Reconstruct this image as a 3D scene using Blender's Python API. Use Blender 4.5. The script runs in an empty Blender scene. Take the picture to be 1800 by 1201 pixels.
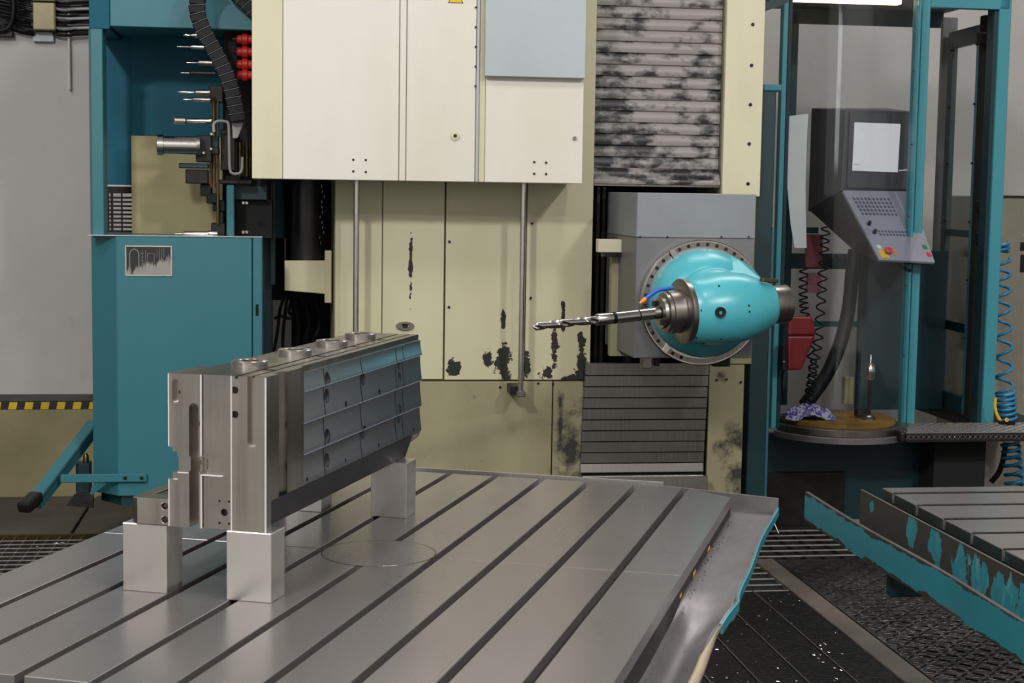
import bpy, math, random
from mathutils import Vector, Matrix

# ------------------------------------------------------------------ camera
sc = bpy.context.scene
col = sc.collection
rnd = random.Random(11)
FPX, PIT, ROL, ZC = 2790.3, 0.0943724, 0.0149102, 1.62      # focal length (px of 1800), pitch, roll, eye height
cr, sr, cp, sp = math.cos(ROL), math.sin(ROL), math.cos(PIT), math.sin(PIT)
right0, up0, fwd = Vector((1, 0, 0)), Vector((0, sp, cp)), Vector((0, cp, -sp))
cam_r, cam_u = right0 * cr + up0 * sr, up0 * cr - right0 * sr
cd = bpy.data.cameras.new('camera'); cam = bpy.data.objects.new('camera', cd); col.objects.link(cam)
cd.sensor_width = 36.0; cd.lens = FPX / 1800 * 36.0; cd.clip_end = 100
cam.matrix_world = Matrix((cam_r, cam_u, -fwd)).transposed().to_4x4()
cam.location = (0, 0, ZC)
cd.dof.use_dof = True; cd.dof.focus_distance = 5.2; cd.dof.aperture_fstop = 9.0
sc.camera = cam

# ------------------------------------------------------------------ world, exposure, hall lamps, added fill lights
w = bpy.data.worlds.new('hall_air'); sc.world = w; w.use_nodes = True
w.node_tree.nodes['Background'].inputs[0].default_value = (0.55, 0.6, 0.66, 1)
w.node_tree.nodes['Background'].inputs[1].default_value = 0.05
vs = sc.view_settings
vs.view_transform = 'Standard'; vs.look = 'None'; vs.gamma = 1.0; vs.use_curve_mapping = False
vs.exposure = 0.0
MA = math.radians(8.0)                                          # the machine stands turned 8 degrees to the camera
cM, sM = math.cos(MA), math.sin(MA)
def m2w(p): return Vector((p[0] * cM - p[1] * sM, p[0] * sM + p[1] * cM, p[2]))
def lamp(name, p, target, size, watts, color=(1, 0.985, 0.965), sy=None):
    d = bpy.data.lights.new(name, 'AREA'); d.energy = watts; d.color = color
    d.shape = 'RECTANGLE' if sy else 'DISK'; d.size = size
    if sy: d.size_y = sy
    o = bpy.data.objects.new(name, d); col.objects.link(o)
    o.location = m2w(p); o.rotation_euler = (m2w(target) - m2w(p)).to_track_quat('-Z', 'Y').to_euler()
    return o
lamp('high_bay_and_fill', (-3.2, -1.6, 6.0), (0.6, 6.5, 0.8), 0.6, 350)
lamp('high_bay_and_fill', (4.6, -1.2, 6.0), (1.0, 6.5, 0.8), 0.6, 225)
lamp('high_bay_and_fill', (-3.4, 3.4, 6.4), (-2.2, 5.0, 0), 0.8, 90)
lamp('high_bay_and_fill', (1.6, 2.6, 6.4), (1.2, 4.6, 0), 0.8, 90)
lamp('wall_fill_strip', (0.4, 8.2, 6.6), (0.2, 7.6, 0), 5.0, 120, sy=0.4)  # unseen strip, power raised to brighten the wall in the gap
lamp('wall_fill_strip', (4.2, 8.9, 6.4), (4.0, 9.6, 1.5), 3.0, 120, sy=0.4)  # unseen strip added to brighten the wall behind the booth
for lx in (-4.0, 0.5, 5.0):  # unseen row added behind the camera for fill and metal reflections
    lamp('high_bay_and_fill', (lx, -4.2, 6.4), (lx, -6.0, 0.0), 0.9, 330)

# ------------------------------------------------------------------ helpers: pixels, frames, geometry
def ray(px, py):
    x, y = (px - 900) / FPX, -(py - 600.5) / FPX
    x, y = x * cr - y * sr, x * sr + y * cr
    return Vector((x, cp + y * sp, -sp + y * cp))
def A(px, py, y):
    """machine-frame point seen at a photo pixel on the plane y metres in front (machine axes)"""
    d = ray(px, py); mx, my = d.x * cM + d.y * sM, -d.x * sM + d.y * cM
    t = y / my
    return Vector((mx * t, y, ZC + d.z * t))
def AX(px, y): return A(px, 500, y).x
def AZ(py, y, px=900): return A(px, py, y).z
FR_M = (MA, Vector((0, 0, 0)))
TA = -math.radians(14.28)
FR_T = (TA, Vector((-0.342, 4.103, 0.6676)))
def place(o, base, fr):
    o.rotation_euler = (0, 0, fr[0])
    o.location = Matrix.Rotation(fr[0], 3, 'Z') @ Vector(base) + fr[1]
INFO = {}
def tag(o, label=None, cat=None, group=None, kind=None):
    if label: o['label'] = label
    if cat: o['category'] = cat
    if group: o['group'] = group
    if kind: o['kind'] = kind
    return o
def thing(name, label, cat, base, group=None, fr=FR_M, kind=None):
    o = bpy.data.objects.new(name, None); col.objects.link(o)
    o.empty_display_size = 0.05
    place(o, base, fr); INFO[o.name] = (Vector(base), fr)
    return tag(o, label, cat, group, kind)

class G:
    def __init__(s): s.v, s.f = [], []
    def add(s, vs, fs):
        n = len(s.v); s.v += [Vector(p) for p in vs]; s.f += [tuple(i + n for i in f) for f in fs]; return s
    def hexa(s, b, t):          # two quads, b below t (any orientation)
        return s.add(list(b) + list(t), [(3, 2, 1, 0), (4, 5, 6, 7), (0, 1, 5, 4), (1, 2, 6, 5), (2, 3, 7, 6), (3, 0, 4, 7)])
    def box(s, x0, x1, y0, y1, z0, z1):
        return s.hexa([(x0, y0, z0), (x1, y0, z0), (x1, y1, z0), (x0, y1, z0)], [(x0, y0, z1), (x1, y0, z1), (x1, y1, z1), (x0, y1, z1)])
    def pbox(s, px0, px1, py0, py1, y, d):   # a box whose front face fills these photo pixels at depth y, d deep
        a, b = A((px0 + px1) / 2, py1, y), A((px0 + px1) / 2, py0, y); m = (py0 + py1) / 2
        return s.box(A(px0, m, y).x, A(px1, m, y).x, y, y + d, a.z, b.z)
    def prism(s, poly, ax, a0, a1):          # 2-D polygon extruded along axis ax
        def P(p, a):
            return {'x': (a, p[0], p[1]), 'y': (p[0], a, p[1]), 'z': (p[0], p[1], a)}[ax]
        n = len(poly); vs = [P(p, a0) for p in poly] + [P(p, a1) for p in poly]
        return s.add(vs, [tuple(range(n))[::-1], tuple(range(n, 2 * n))] + [(i, (i + 1) % n, n + (i + 1) % n, n + i) for i in range(n)])
    def ring(s, c, u, v, r, n, a0=0.0):
        return [Vector(c) + (u * math.cos(a0 + 2 * math.pi * i / n) + v * math.sin(a0 + 2 * math.pi * i / n)) * r for i in range(n)]
    def lathe(s, o, ax, prof, n=24, caps=True):   # prof: (distance along axis, radius)
        ax = Vector(ax).normalized(); u = ax.orthogonal().normalized(); v = ax.cross(u); o = Vector(o)
        n0 = len(s.v)
        for d, r in prof: s.v += s.ring(o + ax * d, u, v, r, n)
        for k in range(len(prof) - 1):
            for i in range(n):
                j = (i + 1) % n; a = n0 + k * n; b = a + n
                s.f.append((a + i, a + j, b + j, b + i))
        if caps:
            s.f.append(tuple(n0 + i for i in range(n))[::-1]); e = n0 + (len(prof) - 1) * n
            s.f.append(tuple(e + i for i in range(n)))
        return s
    def cyl(s, p0, p1, r, n=16, r1=None):
        p0, p1 = Vector(p0), Vector(p1)
        return s.lathe(p0, p1 - p0, [(0, r), ((p1 - p0).length, r if r1 is None else r1)], n)
    def pipe(s, o, ax, prof, n=24):               # closed ring profile: (dist, radius) loop
        return s.lathe(o, ax, list(prof) + [prof[0]], n, caps=False)
    def tube(s, path, r, n=8, closed=False):
        path = [Vector(p) for p in path]; n0 = len(s.v); m = len(path); u = None
        for i, p in enumerate(path):
            t = (path[min(i + 1, m - 1)] - path[max(i - 1, 0)]).normalized()
            u = (u - t * u.dot(t)).normalized() if u is not None and (u - t * u.dot(t)).length > 1e-6 else t.orthogonal().normalized()
            rr = r[i] if isinstance(r, (list, tuple)) else r
            s.v += s.ring(p, u, t.cross(u), rr, n)
        for k in range(m - 1):
            for i in range(n):
                j = (i + 1) % n; a = n0 + k * n; b = a + n
                s.f.append((a + i, a + j, b + j, b + i))
        s.f.append(tuple(n0 + i for i in range(n))[::-1]); s.f.append(tuple(n0 + (m - 1) * n + i for i in range(n)))
        return s
    def bar(s, p0, p1, w, h, up=(0, 0, 1)):       # square-section bar
        p0, p1 = Vector(p0), Vector(p1); t = (p1 - p0).normalized(); sd = t.cross(Vector(up)).normalized(); uu = sd.cross(t)
        q = lambda p: [p - sd * w / 2 - uu * h / 2, p + sd * w / 2 - uu * h / 2, p + sd * w / 2 + uu * h / 2, p - sd * w / 2 + uu * h / 2]
        return s.hexa(q(p0), q(p1))
    def mesh(s, name, mat, off=Vector((0, 0, 0)), smooth=None):
        me = bpy.data.meshes.new(name); me.from_pydata([tuple(p - off) for p in s.v], [], s.f); me.validate()
        import bmesh
        b = bmesh.new(); b.from_mesh(me); bmesh.ops.recalc_face_normals(b, faces=b.faces); b.to_mesh(me); b.free()
        if smooth is not None:
            for p in me.polygons: p.use_smooth = True
            me.set_sharp_from_angle(angle=math.radians(smooth))
        me.materials.append(mat); return me
    def part(s, name, mat, par, smooth=None, bev=0, label=None, seg=1):
        base, fr = INFO[par.name]
        o = bpy.data.objects.new(name, s.mesh(name, mat, base, smooth)); col.objects.link(o); o.parent = par
        INFO[o.name] = (base, fr)
        if label: o['label'] = label
        return bevel(o, bev, seg)
    def solo(s, name, mat, label, cat, smooth=None, bev=0, group=None, kind=None, fr=FR_M, base=None, seg=1):
        if base is None:
            xs, ys, zs = [p.x for p in s.v], [p.y for p in s.v], [p.z for p in s.v]
            base = Vector(((min(xs) + max(xs)) / 2, (min(ys) + max(ys)) / 2, min(zs)))
        o = bpy.data.objects.new(name, s.mesh(name, mat, Vector(base), smooth)); col.objects.link(o)
        place(o, base, fr); INFO[o.name] = (Vector(base), fr); tag(o, label, cat, group, kind)
        return bevel(o, bev, seg)
def bevel(o, wd, seg=1):
    if wd:
        m = o.modifiers.new('bevel', 'BEVEL'); m.width = wd; m.segments = seg; m.limit_method = 'ANGLE'; m.angle_limit = math.radians(35)
    return o
def dup(o, off=(0, 0, 0), par=None):
    c = o.copy(); col.objects.link(c); c.location = o.location + Vector(off)
    c.parent = par or o.parent; INFO[c.name] = INFO[o.name]
    for ch in o.children:
        d = ch.copy(); col.objects.link(d); d.parent = c
    return c
def carve(o, cutter):
    """boolean-cut a G into a part, once, leaving plain mesh data"""
    base = INFO[o.name][0]
    t = bpy.data.objects.new('cutter', cutter.mesh('cutter', o.data.materials[0], base)); col.objects.link(t)
    t.matrix_world = o.matrix_world; t.parent = o.parent; t.location = o.location; t.rotation_euler = o.rotation_euler
    m = o.modifiers.new('cut', 'BOOLEAN'); m.object = t; m.operation = 'DIFFERENCE'; m.solver = 'EXACT'; m.use_self = True
    dg = bpy.context.evaluated_depsgraph_get(); dg.update()
    me = bpy.data.meshes.new_from_object(o.evaluated_get(dg)); me.name = o.data.name
    o.modifiers.remove(m); o.data = me; bpy.data.objects.remove(t)
    return o
def catmull(P, k=8):
    P = [Vector(p) for p in P]; Q = [P[0] * 2 - P[1]] + P + [P[-1] * 2 - P[-2]]; out = []
    for i in range(1, len(Q) - 2):
        a, b, c, d = Q[i - 1:i + 3]
        for j in range(k):
            t = j / k
            out.append(0.5 * ((2 * b) + (c - a) * t + (2 * a - 5 * b + 4 * c - d) * t * t + (3 * b - a - 3 * c + d) * t ** 3))
    return out + [P[-1]]

# ------------------------------------------------------------------ materials
def lin(h):
    h = h.lstrip('#'); f = lambda c: c / 12.92 if c <= 0.04045 else ((c + 0.055) / 1.055) ** 2.4
    return tuple(f(int(h[i:i + 2], 16) / 255) for i in (0, 2, 4)) + (1,)
class NT:
    def __init__(s, name):
        m = bpy.data.materials.new(name); m.use_nodes = True; s.m = m; s.t = m.node_tree; s.n = s.t.nodes
        s.b = s.n['Principled BSDF']; s._obj = None
    def new(s, typ, **kw):
        n = s.n.new(typ)
        for k, v in kw.items(): setattr(n, k, v)
        return n
    def ln(s, a, b): s.t.links.new(a, b)
    def coord(s, world=False):
        if world: return s.new('ShaderNodeNewGeometry').outputs['Position']
        return s.new('ShaderNodeTexCoord').outputs['Object']
    def mapped(s, scale, world=False, rot=(0, 0, 0)):
        mp = s.new('ShaderNodeMapping'); mp.inputs['Scale'].default_value = scale; mp.inputs['Rotation'].default_value = rot
        s.ln(s.coord(world), mp.inputs[0]); return mp.outputs[0]
    def noise(s, scale=(1, 1, 1), freq=5, det=5, rough=0.6, world=False, dist=0.0):
        n = s.new('ShaderNodeTexNoise'); n.inputs['Scale'].default_value = freq; n.inputs['Detail'].default_value = det
        n.inputs['Roughness'].default_value = rough; n.inputs['Distortion'].default_value = dist
        s.ln(s.mapped(scale, world), n.inputs['Vector']); return n.outputs['Fac']
    def math(s, op, a, b=None, c=None, clamp=False):
        n = s.new('ShaderNodeMath', operation=op, use_clamp=clamp)
        for i, q in enumerate((a, b, c)):
            if q is None: continue
            if hasattr(q, 'links'): s.ln(q, n.inputs[i])
            else: n.inputs[i].default_value = q
        return n.outputs[0]
    def ramp(s, fac, lo, hi):
        n = s.new('ShaderNodeMapRange'); n.inputs['From Min'].default_value = lo; n.inputs['From Max'].default_value = hi
        s.ln(fac, n.inputs['Value']); return n.outputs[0]
    def mix(s, fac, a, b):
        n = s.new('ShaderNodeMix', data_type='RGBA'); 
        for i, q in ((0, fac), (6, a), (7, b)):
            if hasattr(q, 'links'): s.ln(q, n.inputs[i])
            else: n.inputs[i].default_value = q
        return n.outputs[2]
    def bump(s, h, st, d=0.01):
        n = s.new('ShaderNodeBump'); n.inputs['Strength'].default_value = st; n.inputs['Distance'].default_value = d
        s.ln(h, n.inputs['Height']); s.ln(n.outputs[0], s.b.inputs['Normal'])
    def set(s, color=None, rough=None, metal=None, **kw):
        for k, q in (('Base Color', color), ('Roughness', rough), ('Metallic', metal)):
            if q is None: continue
            if hasattr(q, 'links'): s.ln(q, s.b.inputs[k])
            else: s.b.inputs[k].default_value = q
        for k, q in kw.items(): s.b.inputs[k.replace('_', ' ')].default_value = q
        return s
    def sep(s, world=False):
        n = s.new('ShaderNodeSeparateXYZ'); s.ln(s.coord(world), n.inputs[0]); return n.outputs
    def blobs(s, spots, base):
        """largest of soft ellipses (x, z, rx, rz) in frame coordinates, 1 in the centre and 0 at the rim"""
        o = s.sep(); out = None
        for x, z, rx, rz in spots:
            dx = s.math('MULTIPLY', s.math('SUBTRACT', o[0], x - base[0]), 1 / rx)
            dz = s.math('MULTIPLY', s.math('SUBTRACT', o[2], z - base[2]), 1 / rz)
            d = s.math('SUBTRACT', 1.0, s.math('SQRT', s.math('ADD', s.math('MULTIPLY', dx, dx), s.math('MULTIPLY', dz, dz))), clamp=True)
            out = d if out is None else s.math('MAXIMUM', out, d)
        return out

def plain(name, hexc, rough=0.5, metal=0.0, var=0.12, freq=6, **kw):
    n = NT(name); c = lin(hexc); d = tuple(x * (1 - 2.2 * var) for x in c[:3]) + (1,)
    n.set(n.mix(n.ramp(n.noise(freq=freq), 0.35, 0.7), c, d), rough, metal, **kw); return n.m
def steel(name, hexc='#a9a7a5', rough=0.3, streak=(1, 1, 30), freq=6, amt=0.25, metal=1.0, bump=0.06, bfreq=None, rv=0.25):
    n = NT(name); c = lin(hexc); d = tuple(x * (1 - amt * 2) for x in c[:3]) + (1,)
    s1 = n.noise(streak, freq, 4); s2 = n.noise((1, 1, 1), 3.0, 3)
    n.set(n.mix(n.ramp(n.math('ADD', n.math('MULTIPLY', s1, 0.6), n.math('MULTIPLY', s2, 0.4)), 0.36, 0.64), c, d), None, metal)
    n.ln(n.ramp(s1, 0.2, 0.8), n.b.inputs['Roughness'])
    n.b.inputs['Roughness'].links[0].from_node.inputs['To Min'].default_value = rough * (1 - rv)
    n.b.inputs['Roughness'].links[0].from_node.inputs['To Max'].default_value = rough * (1 + rv)
    if bump: n.bump(n.noise(streak, bfreq or freq * 3, 1), bump, 0.006)
    return n.m
def worn(name, hexc, under='#2a2622', lo=0.66, hi=0.7, freq=7, rough=0.45, dirt='#6a6450', dirt_amt=0.4, spots=None, base=(0, 0, 0), sc3=(1, 1, 1), gain=0.5, dfreq=2.0):
    """paint with grime, chipped to the dark primer where noise and the named spots say so"""
    n = NT(name); c = lin(hexc)
    g = n.ramp(n.noise((1, 1, 0.35), dfreq, 6), 0.42, 0.78)
    colr = n.mix(n.math('MULTIPLY', g, dirt_amt), c, lin(dirt))
    k = n.noise(sc3, freq, 8, 0.68)
    if spots: k = n.math('ADD', n.math('MULTIPLY', n.math('SUBTRACT', k, 0.5), 3.0), n.math('MULTIPLY', n.blobs(spots, base), gain))
    chip = n.ramp(k, lo, hi)
    n.set(n.mix(chip, colr, lin(under)), n.math('ADD', rough, n.math('MULTIPLY', chip, 0.25)), 0.0)
    n.bump(n.math('SUBTRACT', 1.0, chip), 0.25, 0.002)
    return n.m

M = {}
M['cover'] = worn('cover_paint', '#d3d0c6', lo=0.9, hi=0.95, dirt='#b3ad8e', dirt_amt=0.5, freq=9, rough=0.42, dfreq=1.3)
M['cover_edge'] = worn('cover_paint_yellowed', '#c9c4a8', lo=0.9, hi=0.95, dirt='#a89f70', dirt_amt=0.6, rough=0.42)
M['door_blue'] = plain('access_door_paint', '#a9b0b5', 0.38, var=0.05, freq=2)
M['teal'] = worn('teal_paint', '#2c6973', lo=0.83, hi=0.85, dirt='#1d5c66', dirt_amt=0.35, rough=0.42)
M['teal_dark'] = worn('dark_teal_and_shade', '#0a2c32', lo=0.85, hi=0.88, dirt='#0e3036', dirt_amt=0.5, rough=0.42)  # dark teal, pushed darker to hold the shadow on the booth skirt
M['teal_blue'] = plain('blue_teal_panel', '#075468', 0.5, var=0.1, freq=2, Specular_IOR_Level=0.2)
M['teal_head'] = worn('head_paint', '#49a6b2', under='#8a8a88', lo=0.80, hi=0.81, dirt='#348a96', dirt_amt=0.5, rough=0.3, freq=8)
M['booth'] = worn('booth_paint', '#3a8794', lo=0.80, hi=0.84, dirt='#1f6c79', dirt_amt=0.5, rough=0.4, freq=12)
M['black'] = plain('black_rubber', '#0a0a0d', 0.5, var=0.2, Specular_IOR_Level=0.25)
M['dark'] = plain('oily_dark_steel', '#2a2826', 0.42, 0.5, var=0.25, freq=14)
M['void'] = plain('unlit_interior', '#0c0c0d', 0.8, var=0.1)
M['table'] = steel('ground_table_steel', '#958f8d', 0.27, (3, 0.5, 1), 1.5, 0.06, 0.7, 0.0, 9, rv=0.08)
M['slot'] = plain('slot_wall', '#2c2723', 0.5, 0.3, var=0.25, freq=20)
M['groove'] = plain('copper_tinted_groove', '#c9b0a6', 0.3, 0.9, var=0.05)
M['work'] = steel('milled_workpiece_steel', '#c4bfb8', 0.22, (6, 6, 0.2), 3, 0.24, 1.0, 0.35, 1.2)  # broad colour streaks stand in for reflected bands on the end face
M['work_side'] = steel('milled_side_steel', '#ccd1dd', 0.22, (0.4, 0.4, 14), 4, 0.08, 1.0, 0, 10, rv=0.1)
M['work_top'] = steel('milled_top_steel', '#b0aba5', 0.28, (10, 0.4, 1), 4, 0.12, 1.0, 0, 12)
M['ground'] = steel('ground_block_steel', '#d4d0cc', 0.28, (3, 3, 0.6), 3, 0.06, 0.86, 0, 12, rv=0.1)
M['shiny'] = steel('turned_steel', '#d2cecb', 0.2, (30, 1, 1), 6, 0.1, 1.0, 0.02)
M['satin'] = steel('satin_steel', '#9a958f', 0.34, (20, 1, 1), 6, 0.15, 1.0, 0.03)
M['tray'] = steel('tray_sheet_steel', '#8b8688', 0.42, (3, 1, 1), 4, 0.2, 0.7, 0.08, 8)
M['housing'] = plain('grey_housing_paint', '#7f8487', 0.45, var=0.06, freq=4)
M['housing_lo'] = plain('dark_grey_plate', '#6d6f70', 0.45, 0.2, var=0.08, freq=5)
M['hole'] = plain('hole_black', '#08080a', 0.7, var=0.05)
M['brass'] = plain('oiled_brass', '#6a5a38', 0.35, 0.9, var=0.2)
M['red'] = plain('red_plastic', '#c0251d', 0.4, var=0.15)
M['orange'] = plain('orange_plastic', '#f0892a', 0.4, var=0.05)
M['blue'] = plain('blue_plastic', '#2b62c9', 0.35, var=0.1)
M['hose_blue'] = plain('blue_hose', '#2f86b5', 0.3, var=0.1)
M['chamfer_glint'] = plain('painted_chamfer_glint', '#e6e4e1', 0.25, 0.4, var=0.02)  # near-white colour paints the glint on the workpiece chamfers
M['white'] = plain('white_paper', '#f0f0f0', 0.6, var=0.03)
M['yellow'] = plain('yellow_paint', '#d9b21c', 0.5, var=0.1)
M['tape_y'] = plain('tape_yellow', '#d6b321', 0.5, var=0.12)
M['tape_k'] = plain('tape_black', '#17171a', 0.5, var=0.1)
M['console'] = plain('console_graphite', '#34343a', 0.42, var=0.12)
M['keypanel'] = plain('key_panel_grey', '#8d8c9a', 0.45, var=0.05)
M['key'] = plain('key_caps', '#4c4c63', 0.5, var=0.05)
M['bulb'] = plain('box_beige', '#a39a73', 0.5, var=0.1)

# ------------------------------------------------------------------ the hall
def wallmat(name, hexc, stain, amt=0.35):
    n = NT(name)
    a = n.ramp(n.noise((1, 1, 1), 1.1, 6), 0.4, 0.75); b = n.ramp(n.noise((1, 1, 0.5), 14, 4), 0.62, 0.78)
    n.set(n.mix(n.math('ADD', n.math('MULTIPLY', a, amt), n.math('MULTIPLY', b, 0.25), clamp=True), lin(hexc), lin(stain)), 0.75)
    n.bump(n.noise((1, 1, 1), 40, 3), 0.15, 0.003); return n.m
M['plaster'] = wallmat('plaster_grey', '#b0adaa', '#8b867f')
M['dado'] = wallmat('plaster_yellowed', '#948b66', '#655e42', 0.6)
M['hall'] = wallmat('hall_wall', '#aeaca8', '#8f8d89')
n = NT('oily_floor'); n.set(n.mix(n.ramp(n.noise((1, 1, 1), 2.5, 6), 0.35, 0.7), lin('#2c2927'), lin('#191715')), 0.5, Specular_IOR_Level=0.2); M['floor'] = n.m
M['plate_floor'] = plain('steel_floor_plate', '#4f4b48', 0.5, 0.3, var=0.2, freq=3)
WY = 8.45; WY2 = 9.7
def struct(g, name, mat, **kw): return g.solo(name, mat, None, None, kind='structure', **kw)
floor = struct(G().box(-7, 9, -7, WY2, -0.3, -0.02), 'floor', M['floor'])
XW, WY2 = 2.35, 9.7                       # the hall runs deeper behind the booth
M['pale_floor'] = wallmat('pale_bounce_floor', '#918e89', '#6f6c68')
G().box(-7, 9, -7, 1.6, -0.02, -0.012).part('bounce_floor', M['pale_floor'], floor)  # pale floor added out of view to brighten reflections in the metal
struct(G().prism([(-7, WY), (XW, WY), (XW, WY2), (9, WY2), (9, WY2 + 0.2), (XW - 0.2, WY2 + 0.2), (XW - 0.2, WY + 0.2), (-7, WY + 0.2)], 'z', -0.02, 7), 'wall_back', M['plaster'])
struct(G().box(-7.2, -7, -7, WY, -0.02, 7), 'wall_left', M['hall'])
n = NT('daylit_pane'); n.set(lin('#dfe6ea'), 0.3); n.b.inputs['Emission Color'].default_value = (0.9, 0.96, 1, 1); n.b.inputs['Emission Strength'].default_value = 3.2; M['daylight'] = n.m
wn = thing('window_1', None, None, (-7, -5.2, 2.0), kind='structure')
G().box(-6.999, -6.96, -6.75, -3.55, 1.95, 2.02).part('window_sill', M['plate_floor'], wn)
for k in range(4):
    for h_ in range(2): G().box(-6.99, -6.97, -6.7 + k * 0.79, -6.7 + k * 0.79 + 0.73, 2.03 + h_ * 1.1, 2.03 + h_ * 1.1 + 1.04).part('pane', M['daylight'], wn)
    G().box(-6.999, -6.95, -6.7 + k * 0.79 - 0.05, -6.7 + k * 0.79, 2.0, 4.22).part('window_frame', M['dado'], wn)
struct(G().box(9, 9.2, -7, WY2, -0.02, 7), 'wall_right', M['hall'])
struct(G().box(-7, 9, -7.2, -7, -0.02, 7), 'wall_front', M['hall'])
struct(G().box(-7.2, 9.2, -7.2, WY2 + 0.2, 7, 7.2), 'ceiling', M['hall'])
struct(G().box(-7, 1.2, WY - 0.02, WY, -0.02, AZ(706, WY, 60)), 'wall_dado', M['dado'])
struct(G().box(-7, 1.2, WY - 0.03, WY, AZ(704, WY, 60), AZ(693, WY, 60)), 'trim_1', M['plate_floor'])
tp = thing('hazard_tape', 'yellow and black striped hazard tape on the wall beside the tool cabinet', 'tape', (AX(80, WY), WY, 0.5))
z0, z1 = AZ(719.5, WY - 0.02, 60), AZ(707, WY - 0.02, 60)
for i in range(-3, 16):
    x = AX(-2 + 14.2 * i, WY); wd = AX(114.2, WY) - AX(100, WY)
    G().prism([(x, z0), (x + wd, z0), (x + wd + 0.008, z1), (x + 0.008, z1)], 'y', WY - 0.024, WY - 0.02).part('stripe', M['tape_y' if i % 2 else 'tape_k'], tp)
# raised floor plates at the back, with open seams
for i in range(7):
    x = -3.6 + i * 0.52
    G().box(x, x + 0.505, 7.46 + 0.02 * (i % 2), WY - 0.035, -0.02, 0.0).part('floor_plate', M['plate_floor'], floor, bev=0.003)

# ------------------------------------------------------------------ T-slot table (table frame: z = 0 is its top)
tb = thing('machine_table', 'large grey steel T-slot table in the foreground carrying the workpiece', 'table', (0, 0, -0.6676), fr=FR_T)
HW = 0.011
edges = [-0.80] + [k * 0.16 for k in range(-4, 5)] + [0.80]
YF, YR = -1.207, 1.191
for i in range(10):
    x0 = edges[i] + (HW if i else 0); x1 = edges[i + 1] - (HW if i < 9 else 0)
    for h, (ya, yb) in enumerate(((YF, -0.003), (0.003, YR))):
        if i == 9 and h: pl = [(x0, ya), (x1, ya), (x1, 1.075), (x0, 1.182)]
        elif i == 8 and h: pl = [(x0, ya), (x1, ya), (x1, YR - 0.02), (x1 - 0.02, YR), (x0, YR)]
        else: pl = [(x0, ya), (x1, ya), (x1, yb), (x0, yb)]
        G().prism(pl, 'z', -0.034, 0.0).part('table_strip', M['table'], tb, bev=0.0012)
for i in range(10):
    x0 = edges[i] + (HW if i else 0); x1 = edges[i + 1] - (HW if i < 9 else 0)
    G().box(x0, x1, -0.0029, 0.0029, -0.02, -0.0012).part('cross_groove', M['groove'], tb)
G().prism([(-0.8, YF), (0.8, YF), (0.8, 1.075), (0.60, YR), (-0.8, YR)], 'z', -0.12, -0.0345).part('slot_bed', M['slot'], tb)
G().cyl((0, 0, -0.03), (0, 0, 0.0006), 0.1485, 48).part('center_disc', M['table'], tb, bev=0.0008)
G().pipe((0, 0, 0.0), (0, 0, 1), [(0, 0.149), (0, 0.1512), (0.0004, 0.1512), (0.0004, 0.149)], 48).part('disc_seam', M['slot'], tb)
for k in range(8):
    a = k * math.pi / 4 + 0.3
    G().cyl((0.115 * math.cos(a), 0.115 * math.sin(a), 0), (0.115 * math.cos(a), 0.115 * math.sin(a), 0.0012), 0.0045, 10).part('set_screw', M['shiny'], tb)
G().box(-0.62, 0.62, -0.95, 0.95, -0.6676, -0.12).part('pedestal', M['teal_dark'], tb, bev=0.01)
for y, l_ in ((0.52, 0.05), (0.22, 0.05), (-0.02, 0.03)): G().box(0.8, 0.8006, y, y + l_, -0.055, -0.046).part('yellow_mark', M['yellow'], tb)
# chip tray on the right and rear sides
NY, NXt = 46, 8
def tray_z(u, y):
    k = max(0.0, min(1.0, (0.08 - y) / 0.25)); k = k * k * (3 - 2 * k)
    return -0.056 - k * (0.018 + 0.05 * math.sin(math.pi * min(1, u * 1.15)) ** 1.0) - 0.004 * math.sin(y * 9) * k
def tray_x(y):
    k = max(0.0, min(1.0, (0.05 - y) / 0.2))
    return 0.938 + 0.022 * math.exp(-((y + 0.10) / 0.09) ** 2) - 0.012 * k + 0.004 * math.sin(y * 7)
g = G(); ys = [1.14 - 2.4 * j / NY for j in range(NY + 1)]
for y in ys:
    for i in range(NXt + 1):
        u = i / NXt; g.v.append(Vector((0.79 + (tray_x(y) - 0.79) * u, y, tray_z(u, y))))
for j in range(NY):
    for i in range(NXt):
        a = j * (NXt + 1) + i; g.f.append((a, a + 1, a + NXt + 2, a + NXt + 1))
tr = g.part('chip_tray', M['tray'], tb, smooth=40)
s = tr.modifiers.new('thick', 'SOLIDIFY'); s.thickness = 0.004
def strip(pts, dx, zb, zt):        # upright strip along pts, dx thick
    g = G()
    for (x, y, z) in pts: g.v += [Vector((x, y, z + zb)), Vector((x, y, z + zt)), Vector((x + dx, y, z + zt)), Vector((x + dx, y, z + zb))]
    for j in range(len(pts) - 1):
        for k in range(4): a = j * 4 + k; b = j * 4 + (k + 1) % 4; g.f.append((a, b, b + 4, a + 4))
    g.f += [(0, 1, 2, 3), tuple(range(4 * len(pts) - 4, 4 * len(pts)))]
    return g
def lip_top(y): return 0.020 - 0.012 * max(0, min(1, (0.02 - y) / 0.3)) + 0.02 * math.exp(-((y + 0.12) / 0.07) ** 2)
YC = -0.26
lp = [(tray_x(y), y, tray_z(1, y) + lip_top(y)) for y in ys if y > YC]
strip(lp, 0.005, -0.024, 0.0).part('tray_lip', M['booth'], tr, smooth=40, label='teal painted lip of the chip tray')
strip([(p[0] - 0.004, p[1], p[2]) for p in lp], 0.004, -0.02, 0.001).part('lip_edge', M['tray'], tr, smooth=40)
g = G(); yb_ = [y for y in ys if y < YC + 0.08]                      # the near end of the lip is curled inwards and bare
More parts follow.
